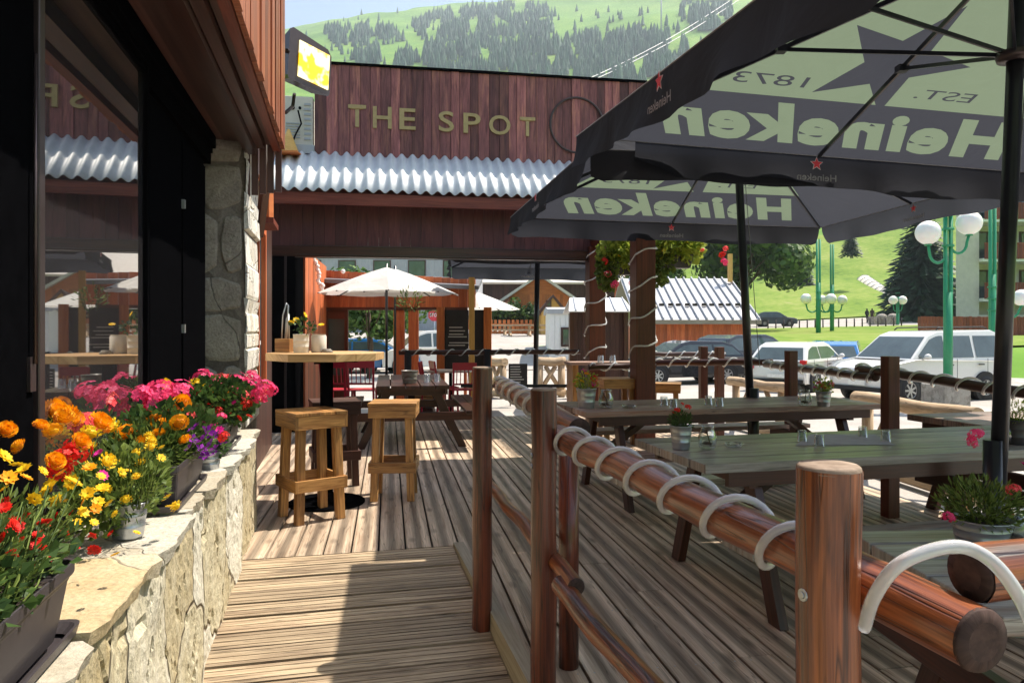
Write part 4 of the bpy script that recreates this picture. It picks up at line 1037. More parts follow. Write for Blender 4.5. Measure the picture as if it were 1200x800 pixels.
# --- near trough: marigolds, zinnias, yellow daisies
def dome_bloom(t,key,px_,py_,d,r,tilt=None): return blossom(t,key,P(px_,py_,d),r,tilt)
tr1=trough('flower_trough','long dark plastic trough of marigolds and red zinnias nearest the viewer',0.95,1.86,-0.80,-0.585,ZW)
cx=F(1.42,-0.72,0.98)
f,s=foliage(3400,cx+Vector((-0.03,0,-0.03)),(0.13,0.50,0.14),0.026,160,F(1.42,-0.70,0.84),up=0.4,shape='needle'); f2,_=foliage(900,cx+Vector((0,0,-0.06)),(0.14,0.46,0.10),0.026,0,(0,0,0))
f.v=[v for v in f.v]; f.build('foliage','leaf',tr1); f2.build('foliage','leafdk',tr1); s.build('stems','leaf',tr1)
for px_,py_,d,r,k in ((8,503,1.75,.030,'mari'),(78,488,1.95,.046,'mari'),(62,505,1.8,.030,'mari'),(118,495,2.0,.045,'mari'),(95,517,1.9,.034,'mari'),(48,498,1.6,.022,'mari'),(65,540,1.8,.032,'mari'),(105,548,1.9,.022,'ora'),(22,523,1.6,.024,'mari'),(5,535,1.7,.025,'yel'),
    (58,571,1.65,.028,'yel'),(85,565,1.7,.028,'yel'),(67,587,1.68,.026,'yel'),(103,578,1.8,.022,'yel'),(120,572,1.85,.024,'yel'),(97,600,1.8,.02,'yel'),(126,540,1.9,.024,'mariy'),(115,588,1.9,.02,'yel'),(30,560,1.6,.018,'ora'),
    (16,616,1.45,.024,'dred'),(44,628,1.5,.019,'dred'),(52,613,1.52,.020,'dred'),(12,652,1.42,.022,'dred'),(44,640,1.48,.021,'dred'),(5,590,1.5,.020,'dred'),(110,645,1.75,.020,'dred'),(30,605,1.5,.014,'dred'),(108,628,1.8,.014,'dred'),(75,625,1.6,.014,'dred'),
    (75,540,2.0,.045,'gred'),(90,528,2.05,.045,'gred'),(68,552,1.98,.04,'gred'),(120,557,2.0,.02,'mag'),(2,575,1.5,.02,'yel'),(135,650,1.85,.016,'yel'),(160,624,2.0,.014,'yel'),(20,545,1.55,.018,'yel')):
    dome_bloom(tr1,k,px_,py_,d,r*(0.68 if k=='mari' else 0.9))
def front_bloom(t,key,px_,py_,n0,r):
    tx=(px_-600)/FPX; k=tx*FN.x+FN.y
    return blossom(t,key,P(px_,py_,n0/k),r,(R.uniform(0.5,1.2),R.uniform(-.2,.6)))
for px_,py_,k,r in ((58,571,'yel',.022),(85,565,'yel',.022),(67,587,'yel',.020),(103,578,'yel',.018),(120,572,'yel',.018),(97,600,'yel',.015),(40,585,'yel',.017),(112,596,'ora',.016),(128,590,'yel',.016),(90,612,'yel',.013),(72,555,'ora',.018),(28,550,'yel',.018),(10,560,'ora',.017),(110,612,'yel',.013),(135,602,'yel',.014),(50,552,'yel',.014),(118,558,'yel',.015),
    (16,616,'dred',.017),(44,628,'dred',.014),(52,613,'dred',.015),(12,652,'dred',.017),(44,640,'dred',.014),(5,595,'dred',.015),(110,645,'dred',.016),(30,605,'dred',.011),(108,628,'dred',.012),(75,622,'dred',.011),(62,652,'dred',.012),(24,634,'dred',.012),(90,640,'dred',.010),(84,600,'dred',.010),(130,625,'dred',.012),(3,630,'dred',.013),(35,665,'dred',.011),(66,604,'dred',.010),(98,588,'ora',.013)):
    front_bloom(tr1,k,px_,py_,-0.595-R.uniform(0,.03),r)
# --- galvanised pots between the troughs
def wallpot(label,px_,pyb,r,h,mat='bucket'):
    q=G(px_,pyb,ZW); return bucketpot(label,q.x,q.y,ZW,r,h,mat,group='flower troughs and pots on the stone wall'),q
t,q=wallpot('zinc bucket of yellow daisies between the two near troughs on the wall',150,628,0.062,0.115)
f,s=foliage(420,q+Vector((0.02,-0.10,0.20)),(0.16,0.16,0.13),0.030,40,q+Vector((0,0,0.1)),shape='needle'); f.build('foliage','leaf',t); s.build('stems','leaf',t)
for i in range(26): blossom(t,R.choice(['yel','yel','mariy']),q+Vector((R.uniform(-.15,.17),R.uniform(-.2,.1),R.uniform(0.10,0.34))),R.uniform(.014,.022))
blossom(t,'mag',q+Vector((-0.03,-0.12,0.3)),0.02)
# --- second trough: geraniums behind, marigolds in front, purple petunias to the right
tr2=trough('flower_trough','dark plastic trough of orange marigolds and pink geraniums in the middle of the wall',2.98,3.62,-0.80,-0.60,ZW)
cx=F(3.28,-0.73,0.98)
f,s=foliage(1900,cx+Vector((0,0,-0.06)),(0.17,0.36,0.10),0.032,60,F(3.3,-0.7,0.84),shape='needle'); f2,_=foliage(700,cx+Vector((-0.02,0.1,-0.02)),(0.16,0.34,0.12),0.036,0,(0,0,0),shape='round')
f.build('foliage','leaf',tr2); f2.build('foliage','leafdk',tr2); s.build('stems','leaf',tr2)
for px_,py_,d,r,k in ((147,508,2.9,.046,'mari'),(170,520,2.9,.046,'mari'),(210,495,3.0,.038,'mari'),(192,498,3.1,.046,'mari'),(213,472,3.2,.042,'mari'),(200,480,3.2,.034,'mari'),(180,488,3.1,.03,'mari'),(178,500,3.2,.03,'mari'),(217,515,3.0,.028,'mari'),(186,507,2.95,.026,'mari'),
   (170,470,3.3,.075,'gpink'),(190,465,3.35,.08,'gpink'),(210,463,3.4,.07,'gpink'),(155,460,3.5,.06,'gcoral'),(182,480,3.3,.06,'gpink'),(215,487,3.3,.05,'gcoral'),(150,450,3.7,.08,'gpink'),(100,455,3.2,.07,'gcoral'),(80,470,3.0,.07,'gcoral'),(115,478,3.0,.08,'gcoral'),(130,465,3.2,.06,'gcoral'),(85,488,2.8,.06,'gcoral'),(60,472,2.8,.05,'gcoral'),(100,500,2.7,.06,'gcoral'),
   (120,455,3.6,.05,'mariy'),(175,448,3.8,.05,'mariy'),(190,451,3.8,.045,'mariy'),(110,463,3.3,.045,'mariy'),(85,492,2.6,.04,'mari'),(65,480,2.4,.04,'mari'),(150,442,3.9,.05,'gpink'),(105,508,2.6,.035,'mariy'),(130,500,2.7,.035,'mariy'),
   (228,502,3.1,.034,'pur'),(238,515,3.1,.036,'pur'),(246,522,3.1,.032,'pur'),(243,506,3.15,.034,'pur'),(235,527,3.1,.03,'pur'),(250,512,3.2,.03,'pur'),(225,515,3.1,.028,'pur'),(240,535,3.1,.028,'pur'),(252,526,3.15,.026,'pur'),(232,494,3.3,.03,'lilac'),(245,497,3.4,.03,'lilac'),(238,487,3.5,.03,'lilac'),(256,505,3.4,.03,'mag'),(262,512,3.4,.028,'gred'),(222,525,3.05,.026,'pur')):
    dome_bloom(tr2,k,px_,py_,d-0.06,r*(0.88 if k=='mari' else 1))
f,_=foliage(900,F(2.70,-0.74,0.86),(0.10,0.30,0.14),0.03,0,(0,0,0),shape='round'); f.build('foliage','leaf',tr2)
t,q=wallpot('small zinc pot tucked behind the purple petunias on the wall',246,549,0.055,0.085)
f,s=foliage(160,q+Vector((0,0,0.12)),(0.09,0.09,0.07),0.03,10,q+Vector((0,0,0.07))); f.build('foliage','leafdk',t)
for i in range(5): blossom(t,'pur',q+Vector((R.uniform(-.06,.08),R.uniform(-.1,0),R.uniform(0.06,0.15))),0.026)
# --- third trough: geraniums by the pillar
tr3=trough('flower_trough','dark trough of pink geraniums and small red roses beside the stone pillar',4.25,4.90,-0.80,-0.61,ZW)
cx=F(4.55,-0.72,1.02)
f,s=foliage(2600,cx+Vector((0.02,0.0,-0.05)),(0.20,0.38,0.15),0.032,50,F(4.55,-0.7,0.86),shape='round'); f.build('foliage','leafdk',tr3); s.build('stems','leafdk',tr3)
for px_,py_,d,r,k in ((238,447,4.3,.075,'gpink'),(252,453,4.3,.07,'gpink'),(262,448,4.4,.06,'gcoral'),(278,450,4.4,.075,'gpink'),(290,455,4.4,.07,'gpink'),(296,445,4.5,.06,'gpink'),(270,460,4.3,.055,'gpink'),(310,459,4.25,.07,'gpink'),(302,464,4.25,.045,'gpink'),(318,457,4.3,.04,'gpink'),(285,467,4.25,.05,'gcoral'),(288,475,4.2,.04,'gred'),
   (230,450,4.1,.04,'mariy'),(247,462,4.1,.025,'mari'),(262,470,4.1,.024,'dred'),(245,475,4.0,.024,'dred'),(255,482,4.0,.03,'gred'),(258,490,3.9,.034,'gpink'),(275,472,4.1,.026,'mag'),(268,485,4.1,.02,'dred'),(280,490,4.1,.022,'dred'),(226,461,4.1,.05,'gcoral'),(240,490,3.9,.026,'dred'),(250,497,3.9,.024,'dred'),(267,462,4.2,.022,'mari'),(292,488,4.1,.022,'dred'),(234,483,3.9,.02,'mari')):
    dome_bloom(tr3,k,px_,py_,d,r)
t,q=wallpot('grey pot partly hidden under the geraniums next to the pillar',273,503,0.07,0.10)
f,s=foliage(160,q+Vector((0.02,0,0.14)),(0.10,0.09,0.08),0.035,10,q+Vector((0,0,0.07)),shape='round'); f.build('foliage','leafdk',t)

# small planted bucket on tables
def tableplant(label,px_,pyb,z,r,h,leafm,blooms,n=150,pot='bucket',ext=None,d=None,zpl=None):
    q=G(px_,pyb,z); t=bucketpot(label,q.x,q.y,z+0.001,r,h,pot)
    e=ext or (r*1.2,r*1.2,r*1.1)
    f,s=foliage(int(n*1.5),q+Vector((0,0,h+e[2]*0.55)),e,min(r*0.5,0.024),22,q+Vector((0,0,h*0.8)),shape='needle' if n>200 else 'leaf'); f.build('foliage',leafm,t); s.build('stems',leafm,t)
    for k,dx,dy,dz,br in blooms: blossom(t,k,q+Vector((dx,dy,h+dz)),br,(R.uniform(0.2,0.8),R.uniform(-.4,.4)))
    return t
tableplant('bucket of small yellow and red flowers at the left end of the long table',687,478,0.76,0.082,0.16,'leafy',[('yel',-.06,-.03,.10,.03),('yel',-.04,-.05,.06,.025),('gred',.06,-.03,.08,.03),('ora',0,-.04,.12,.026),('lilac',-.02,0,.14,.026),('yel',.02,-.05,.04,.022),('mag',.05,-.05,.04,.025),('yel',-.08,0,.05,.022),('gcoral',.07,0,.03,.026)],120)
tableplant('zinc bucket of dark leaves and red flowers on the green table',798,526,0.76,0.058,0.125,'leafdk',[('gred',-.025,-.02,.085,.018),('gred',.035,-.01,.10,.018),('dred',-.045,-.02,.07,.014),('gred',0,-.03,.12,.010)],260,ext=(.06,.06,.05))
tableplant('wide zinc tub with pink and coral flowers on the lower right table',1150,637,0.76,0.084,0.075,'leaf',[('gpink',-.04,-.04,.255,.024),('gpink',-.055,-.04,.235,.018),('mag',.10,-.05,.165,.024),('gcoral',.055,-.06,.10,.020),('gpink',-.135,-.06,.02,.020)],900,ext=(.115,.10,.075))
tableplant('small bucket of pink and yellow flowers at the far end of the long table',965,476,0.76,0.062,0.125,'leafy',[('gpink',.06,-.02,.06,.022),('gpink',-.05,-.02,.07,.020),('gcoral',-.02,-.03,.05,.018),('yel',.02,-.03,.03,.016),('gred',.0,-.02,.03,.016),('lilac',-.07,0,.03,.018)],110)
tableplant('brown bucket with a yellow green plant at the right edge of the photo',1190,520,0.76,0.070,0.135,'leafy',[('gcoral',-.09,-.03,.05,.03)],260,pot='trough',ext=(.11,.09,.07))
q=Vector((-1.68,5.78,0)); t=bucketpot('pale tin with yellow flowers on the bar table',q.x,q.y,zt,0.062,0.145,'cream',taper=0.95)
f,s=foliage(60,q+Vector((0.02,0,zt+0.21)),(0.09,0.07,0.06),0.04,10,q+Vector((0,0,zt+0.1))); f.build('foliage','leafdk',t)
for dx,dz in ((0.03,0.30),(-.04,.26),(.16,.22),(-.08,.24)): blossom(t,'yel',q+Vector((dx,0,zt+dz)),0.028)
tag(MB().lathe([(0.058,0),(0.060,0.01),(0.060,0.13),(0.052,0.14),(0.055,0.145)],(-1.56,5.86,zt),18,cap0=True).build('tin_pot','cream'),'pale tin without flowers beside the flowering one on the bar table','tin')
q=G(480,449,0.76); t=bucketpot('green grey bucket with a thin plant on the shaded picnic table',q.x,q.y,0.762,0.10,0.15,'greentop',taper=0.8)
f,s=foliage(90,q+Vector((0,0,0.99)),(0.16,0.1,0.12),0.06,14,q+Vector((0,0,0.85)),shape='needle'); f.build('foliage','leaf',t); s.build('stems','leafdk',t)
# clear glass jars with twine, tumblers
def jar(label,px_,pyb,r,h,z=0.76):
    q=G(px_,pyb,z); t=thing('glass_jar',label,'jar',(q.x,q.y,z+0.001),R.uniform(0,3),'clear glass jars')
    mb=MB(); pr=[(r*0.7,0.003),(r*0.9,0.010),(r,h*0.35),(r*0.97,h*0.55),(r*0.72,h*0.80),(r*0.66,h*0.88),(r*0.72,h*0.92),(r*0.70,h),(r*0.62,h),(r*0.60,h*0.86),(r*0.66,h*0.79),(r*0.90,h*0.54),(r*0.92,h*0.35),(r*0.8,0.02),(0.001,0.014)]
    mb.lathe([(0.001,0.003)]+pr,(0,0,0),24); mb.build('glass','glass',t,world=False)
    mb=MB(); mb.tube([(r*0.2,-r*0.3,h*0.1),(0,-r*0.1,h*0.5),(-r*0.35,r*0.1,h*0.8)],0.0035,6); mb.ball((0,0,0.03),r*0.55,10,6,(1,1,0.3)); mb.build('twig','bark',t,world=False)
    return t
jar('round glass jar next to the red flower bucket on the green table',829,526,0.050,0.125)
jar('round glass jar beside the yellow and red flower bucket on the long table',710,478,0.062,0.15)
jar('glass jar left of the pink flower bucket at the far end of the long table',943,475,0.058,0.13)
jar('tall glass jar at the right edge beside the brown bucket',1178,520,0.040,0.13)
jar('glass jar standing on the lower right table behind the flower tub',1188,640,0.045,0.12)
def tumbler(label,px_,pyb,r=0.028,h=0.062,z=0.76,grp='upturned tumblers'):
    q=G(px_,pyb,z); mb=MB(); mb.lathe([(r*1.0,0),(r*0.97,0.001),(r*0.84,h-0.004),(r*0.80,h),(0.001,h),(0.001,h-0.006),(r*0.74,h-0.008),(r*0.90,0.001),(r*1.0,0)],(0,0,0),20)
    o=mb.build('tumbler','glass'); o.location=(q.x,q.y,z+0.001); tag(o,label,'glass',grp); return o
tumbler('upturned glass at the left corner of the paper menu on the green table',940,517)
tumbler('upturned glass second from the left on the paper menu',960,522)
tumbler('upturned glass behind the paper menu, third from the left',1011,512)
tumbler('upturned glass at the right corner of the paper menu',1038,517)
tumbler('upturned glass on the long table, left one behind the red flowers',778,475,0.036,0.075)
tumbler('upturned glass on the long table, right one behind the red flowers',789,478,0.036,0.075)
tumbler('upturned glass near the right of the black parasol pole foot, left of its pair',830,474,0.036,0.075)
tumbler('upturned glass near the black parasol pole foot, right of its pair',843,476,0.036,0.075)
q=G(860,523,0.76); tag(MB().lathe([(0.045,0.002),(0.052,0.018),(0.048,0.02),(0.04,0.008),(0.001,0.007)],(q.x,q.y,0.761),22,cap0=True).build('ashtray','glass'),'flat glass ashtray left of centre on the green table','ashtray')
q=G(737,478,0.76); tag(MB().lathe([(0.055,0.002),(0.062,0.022),(0.056,0.024),(0.05,0.008),(0.001,0.007)],(q.x,q.y,0.761),22,cap0=True).build('ashtray','glass'),'flat glass ashtray on the long table in front of the thick post','ashtray')
mb=MB(); a=G(932,522,0.76);b=G(1048,521,0.76);c=G(1025,509,0.76);d=G(950,509,0.76); z=Vector((0,0,0.0025)); mb.add([a+z,b+z,c+z,d+z],[(0,1,2,3)]); mb.slabpoly([a+z*0.6,b+z*0.6,c+z*0.6,d+z*0.6],(0,0,1),0.0008)
tag(mb.build('paper_menu','paper'),'grey paper menu lying under the tumblers on the green table','menu')
tumbler('glass beside the green bucket on the shaded picnic table',500,448,0.045,0.10)
tumbler('second glass at the right on the shaded picnic table',512,447,0.045,0.10)

# ================================================================ BIG PARASOLS
from mathutils.geometry import delaunay_2d_cdt
def text_tris(body,x0,y0,w,h,shear=0.0,offset=0.0,mirror=True):
    vs,fs,(a0,a1,b0,b1)=text_geo(body,1.0,offset,shear,1.13 if shear else 1.0)
    p=[Vector((x0+(w-(v[0]-a0)/(a1-a0)*w if mirror else (v[0]-a0)/(a1-a0)*w), y0+(v[1]-b0)/(b1-b0)*h)) for v in vs]
    # weld
    key={};idx=[];q=[]
    for v in p:
        k=(round(v.x,5),round(v.y,5))
        if k not in key: key[k]=len(q); q.append(v)
        idx.append(key[k])
    tr=[]
    for f in fs:
        g=[idx[i] for i in f]
        for i in range(1,len(g)-1):
            if len({g[0],g[i],g[i+1]})==3: tr.append((g[0],g[i],g[i+1]))
    cnt={}
    for t in tr:
        for i in range(3):
            e=tuple(sorted((t[i],t[(i+1)%3]))); cnt[e]=cnt.get(e,0)+1
    ed=[e for e,c_ in cnt.items() if c_==1]
    return q,ed,tr
def intri(p,a,b,c):
    d1=(p-a).cross(b-a); d2=(p-b).cross(c-b); d3=(p-c).cross(a-c)
    return (d1>=0 and d2>=0 and d3>=0) or (d1<=0 and d2<=0 and d3<=0)
def panel_partition(hw,sl):
    """triangle panel, base 2*hw on b=0, apex at b=sl. returns 2-D verts, dark tris, light tris"""
    V=[];E=[];shapes=[]
    def addp(q,ed,tr,kind):
        o=len(V); V.extend(q); E.extend([(a+o,b+o) for a,b in ed]); shapes.append((kind,[tuple(q[i] for i in t) for t in tr]))
    def W_(b): return hw*(1-b/sl)
    band=0.305*sl; top=0.93*sl
    addp([Vector((-hw,0)),Vector((hw,0)),Vector((W_(band),band)),Vector((W_(top),top)),Vector((-W_(top),top)),Vector((-W_(band),band))],[(0,1),(1,2),(2,3),(3,4),(4,5),(5,0),(5,2)],[],'o')
    k=hw/1.85
    addp(*text_tris('Heineken',-1.32*k,0.060*sl,2.74*k,0.215*sl,0.42,0.045),'word')
    addp(*text_tris('EST.',0.30*k,0.355*sl,0.42*k,0.045*sl,0,0.0),'dk')
    addp(*text_tris('1873',-0.98*k,0.355*sl,0.50*k,0.05*sl,0,0.0),'dk')
    sp=[Vector((math.sin(math.pi*i/5+0.25)*(0.50 if i%2==0 else 0.20)*k-0.02,0.50*sl+math.cos(math.pi*i/5+0.25)*(0.50 if i%2==0 else 0.20)*k)) for i in range(10)]
    c0=Vector((-0.02,0.50*sl)); addp(sp+[c0],[(i,(i+1)%10) for i in range(10)],[(10,i,(i+1)%10) for i in range(10)],'dk')
    out=delaunay_2d_cdt(V,E,[],0,1e-5)
    ov,oe,of=out[0],out[1],out[2]
    dark=[];light=[]
    for f in of:
        c=sum((ov[i] for i in f),Vector((0,0)))/len(f)
        if c.y<0 or c.y>top or abs(c.x)>W_(c.y)+1e-6: continue
        inw=any(k_=='word' and any(intri(c,*t) for t in tr) for k_,tr in shapes)
        ind=any(k_=='dk' and any(intri(c,*t) for t in tr) for k_,tr in shapes)
        (light if ((c.y<band and inw) or (c.y>=band and not ind)) else dark).append(tuple(f))
    return ov,dark,light
def parasol(label,FL,FR,NR,NL,apex,polebase,vd=0.235,detail=True,far_gap=0.0,poler=0.038,sleeve=True,rib=0.014):
    t=thing('parasol',label,'parasol',(polebase[0],polebase[1],polebase[2]),0,'large dark square parasols over the deck')
    FL,FR,NR,NL,apex=map(Vector,(FL,FR,NR,NL,apex))
    cs=[FL,FR,NR,NL]; dark=MB(); light=MB()
    for i in range(4):
        A,B=cs[i],cs[(i+1)%4]; mid=(A+B)/2; ex=(B-A).normalized(); hw=(B-A).length/2
        v=apex-mid; b0=v.dot(ex); ey=(v-ex*b0); sl=ey.length; ey.normalize()
        if i%2==0 and detail:
            ov,dk,lt=panel_partition(hw,sl)
            # shear keeps the triangle's tip on the apex; sag makes the cloth hang a little between the ribs
            def mp(p):
                n=ex.cross(ey); 
                if n.z>0: n=-n
                tt=max(0,1-abs(p.x)/(hw+1e-6))
                return mid+ex*(p.x+b0*p.y/sl)+ey*p.y
            pts=[mp(p) for p in ov]
            dark.add(pts,dk,r=0.5); light.add(pts,lt,r=0.5)
            top=[mp(Vector((-hw*0.07,0.93*sl))),mp(Vector((hw*0.07,0.93*sl))),apex]; dark.add(top,[(0,1,2)],r=0.5)
        else:
            dark.add([A,B,mid.lerp(apex,1.0)],[(0,1,2)],r=0.5)
    dark.build('canopy','fabdark',t)
    if light.f: light.build('pale_print','fablight',t)
    ctr=(FL+FR+NR+NL)/4
    for i in range(4):
        A,B=cs[i],cs[(i+1)%4]; ex=(B-A).normalized(); L=(B-A).length; outn=((A+B)/2-ctr); outn.z=0; outn.normalize()
        n=48; vs=[];fs=[]; g0=far_gap if i==0 else 0.0
        def off(s):  # hem flutters a little
            return outn*(0.035+0.028*math.sin(s*5.1+i)+0.018*math.sin(s*13+i*2)) 
        for k in range(n+1):
            s=g0+0.02+(L-0.04-g0)*k/n
            e=min(s-g0,L-s); vdk=vd*(1-0.22*max(0,1-e/0.10)**2) - 0.012*math.sin(s*4+i)
            top=A+ex*s; 
            for m_ in range(5):
                w=m_/4; vs.append(top+off(s)*w*w+Vector((0,0,-vdk*w))-Vector((0,0,0.002)))
        for k in range(n):
            for m_ in range(4): a=k*5+m_; fs.append((a,a+1,a+6,a+5))
        v=MB(); v.add(vs,fs,None,True,0.5); vo=v.build('valance','fabdark',t)
        # star and word, facing the viewer
        side = 1 if i in (0,) else -1
        if i in (0,2,3,1):
            inward = (i==0 or i==1); nrm=-outn if inward else outn
            c=A+ex*(L*0.5)+off(L*0.5)*(0.4 if inward else 0.9)+nrm*(0.012 if inward else 0.022); up=Vector((0,0,1))
            exx = ex
            fl = False
            s_=MB(); pts=star_pts(c-up*vd*0.26,exx,up,vd*0.20); fan(s_,pts); s_.build('star_emblem','printred',vo)
            pts=star_pts(c-up*vd*0.26-nrm*0.003,exx,up,vd*0.235,0.45); s_=MB(); fan(s_,pts); s_.build('star_border','printwhite',vo)
            w_=MB(); ww=vd*1.35; hh=vd*0.22
            # A->B runs left to right for the far side seen from inside: mirrored; outer faces read normally
            if i==0: put_text(w_,'Heineken',ww,hh,c-up*vd*0.80-ex*ww/2,ex,up,mirror=True,offset=0.01)
            elif i==1: put_text(w_,'Heineken',ww,hh,c-up*vd*0.80-ex*ww/2,ex,up,mirror=True,offset=0.01)
            else: put_text(w_,'Heineken',ww,hh,c-up*vd*0.80+(-ex)*(-ww/2) if False else c-up*vd*0.80-ex*ww/2,ex,up,mirror=False,offset=0.01)
            w_.build('lettering','printgrey',vo)
    # light piping along the edges
    pm=MB()
    for i in range(4): pm.tube([cs[i],cs[(i+1)%4]],0.004,6)
    pm.build('piping','printgrey',t)
    # frame: pole leans from its foot to the hub
    pb=Vector(polebase); hub=Vector((apex.x,apex.y,apex.z-0.06)); base=Vector((pb.x,pb.y,pb.z))
    run=base.lerp(hub,(min(c_.z for c_ in cs)+0.42-base.z)/(hub.z-base.z))
    mb=MB(); mb.cyl(base+Vector((0,0,0.02)),hub,poler,n=20); mb.build('pole','pole',t)
    mb=MB(); mb.cyl(hub+Vector((0,0,-0.05)),hub+Vector((0,0,0.05)),poler*2.0,n=16); mb.build('hub','pole',t)
    mb=MB(); mb.lathe([(poler+0.004,-0.03),(poler*2.1,-0.025),(poler*2.3,0.0),(poler*2.1,0.02),(poler+0.004,0.03)],run,18); mb.build('runner','frame',t)
    ends=cs+[(cs[i]+cs[(i+1)%4])/2 for i in range(4)]
    for k,e in enumerate(ends):
        dn=Vector((0,0,-0.026)); a=hub+(e-hub)*0.02+dn; b=e+dn*0.8
        if k>=4: pass
        mb=MB(); mb.beam(a,b+(hub-e).normalized()*0.03,rib,rib*2.0); rb=mb.build('rib','pole',t)
        j=e.lerp(apex,0.52 if k>=4 else 0.55)+dn*2.2
        mb=MB(); mb.beam(run,j,rib*0.9,rib*1.5); mb.obox(j,(0.03,0,0),(0,0.03,0),(0,0,0.02)); mb.build('strut','pole',rb)
    if sleeve:
        mb=MB(); mb.tube([base.lerp(hub,0.0)+Vector((poler+.012,-0.01,1.05)),run+Vector((poler+0.012,-.01,-0.02))],0.0035,6); mb.build('lift_cord','printgrey',t)
        mb=MB(); mb.cyl(base+Vector((0,0,0)),base+Vector((0,0,0.85)),poler*1.16,n=20); mb.build('sleeve','pole',t)
        mb=MB(); mb.lathe([(0.34,0.0),(0.34,0.05),(0.30,0.065),(0.09,0.07),(0.06,0.10)],base,28,smooth=False); mb.build('base_plate','concrete',t)
        mb=MB(); mb.cyl(base+Vector((-0.12,-0.12,0.065)),base+Vector((-0.12,-0.12,0.16)),0.028); mb.build('foot_socket','bucket',t)
    return t
th=rad(8); e=Vector((math.cos(th),math.sin(th),0)); g=Vector((math.sin(th),-math.cos(th),0))
FL=Vector((0.459,5.20,2.78)); FR=FL+e*3.70; FR.z=2.63; NL=FL+g*3.68; NL.z=2.45; NR=FR+g*3.68; NR.z=2.35
ap=(FL+FR+NL+NR)/4; ap.z=3.42
parasol('big dark parasol overhead at the right whose pale green underside print reads backwards',FL,FR,NR,NL,ap,(2.400,3.62,0.0),far_gap=0.42)
th=rad(10); e=Vector((math.cos(th),math.sin(th),0)); g=Vector((math.sin(th),-math.cos(th),0))
FL=Vector((-0.02,8.43,2.70)); FR=FL+e*3.96; FR.z=2.68; NL=FL+g*3.25; NL.z=2.70; NR=FR+g*3.25; NR.z=2.74
ap=(FL+FR+NL+NR)/4; ap.z=3.62
parasol('second dark square parasol, farther and lower in view, in front of the pavilion',FL,FR,NR,NL,ap,(2.27,6.80,0.0),vd=0.22)
FL=Vector((-1.20,14.2,2.62)); FR=Vector((1.9,14.6,2.62)); NL=Vector((-0.95,11.2,2.66)); NR=Vector((2.1,11.6,2.66)); ap=(FL+FR+NL+NR)/4; ap.z=3.3
parasol('third dark parasol seen through the pavilion opening with a thin black pole',FL,FR,NR,NL,ap,(0.40,12.8,-0.41),detail=False,poler=0.045,sleeve=False)
# ================================================================ BACKGROUND
def gz(x,y): return terr(x,y)
def Pg(px,d,z=None):
    x=(px-600)/FPX*d; return Vector((x,d,(terr(x,d) if d>33 else -0.41) if z is None else z))
# ---- forest on the mountain
def hit(px,py):
    tx=(px-600)/FPX; tz=(HY-py)/FPX; d=60.0; prev=None
    while d<DFAR*1.05:
        g_=terr(tx*d,d)-(CAMH+tz*d)
        if g_>=0: return Vector((tx*d,d,terr(tx*d,d)))
        d*=1.012
    return None
def inpoly(x,y,p):
    c=False; j=len(p)-1
    for i in range(len(p)):
        if (p[i][1]>y)!=(p[j][1]>y) and x<(p[j][0]-p[i][0])*(y-p[i][1])/(p[j][1]-p[i][1])+p[i][0]: c=not c
        j=i
    return c
polys=[([(378,40),(400,30),(430,33),(465,36),(474,50),(440,57),(395,56)],330),
 ([(482,30),(500,18),(545,12),(600,8),(652,12),(656,42),(630,48),(570,44),(520,46),(490,44)],1000),
 ([(497,80),(497,55),(540,44),(600,56),(640,52),(700,42),(712,80),(712,100),(650,96),(520,90)],1500),
 ([(412,78),(416,65),(440,64),(452,80)],110),([(460,84),(470,66),(492,70),(492,86)],90),
 ([(700,98),(700,68),(712,50),(740,44),(790,46),(806,60),(790,78),(752,102)],1400),
 ([(798,16),(805,-20),(850,-30),(862,18),(845,28),(826,26)],350),([(795,18),(820,20),(842,36),(858,42),(848,48),(820,38),(806,28)],250),
 ([(860,-60),(1000,-100),(1010,-30),(900,10)],600)]
mb=MB()
def cone(mb,p,h,r,n=6):
    rv=R.random(); a0=R.random()*6
    vs=[];fs=[]
    for t,rr in ((0.04,1.0),(0.30,0.72),(0.28,0.86),(0.62,0.40),(0.60,0.52),(1.0,0.0)):
        for k in range(n):
            a=a0+2*math.pi*k/n; q=r*rr*R.uniform(0.8,1.15); vs.append(p+Vector((math.cos(a)*q,math.sin(a)*q,h*t)))
    for i in range(5):
        for k in range(n): fs.append((i*n+k,i*n+(k+1)%n,(i+1)*n+(k+1)%n,(i+1)*n+k))
    mb.add(vs,fs,None,False,rv)
for poly,cnt in polys:
    xs=[p[0] for p in poly]; ys_=[p[1] for p in poly]; k=0; tries=0
    while k<cnt*0.85 and tries<cnt*12:
        tries+=1; x=R.uniform(min(xs),max(xs)); y=R.uniform(min(ys_),max(ys_))
        if not inpoly(x,y,poly): continue
        if noise.noise(Vector((x*0.05,y*0.09,4)))<-0.12: continue
        h=hit(x,y); 
        if h is None: continue
        H=R.uniform(9,19)*(0.8+0.3*noise.noise(Vector((x*.1,y*.1,0)))); cone(mb,h-Vector((0,0,0.5)),H,H*R.uniform(0.15,0.22)); k+=1
# scattered singles and the woods that continue behind the buildings and the parasols
for i in range(260):
    x=R.uniform(340,900); y=R.uniform(15,95)
    h=hit(x,y)
    if h: H=R.uniform(7,13); cone(mb,h,H,H*0.2)
for i in range(900):
    a=rad(R.uniform(-70,75)); d=R.uniform(480,1100); x=math.sin(a)*d; y=math.cos(a)*d; px_=600+FPX*x/max(y,1); 
    if 330<px_<960: continue
    if noise.noise(Vector((x*0.004,y*0.004,7)))<0.05: continue
    H=R.uniform(9,18); cone(mb,Vector((x,y,terr(x,y))),H,H*0.2)
mb.build('mountain_forest','farfir',kind='stuff')
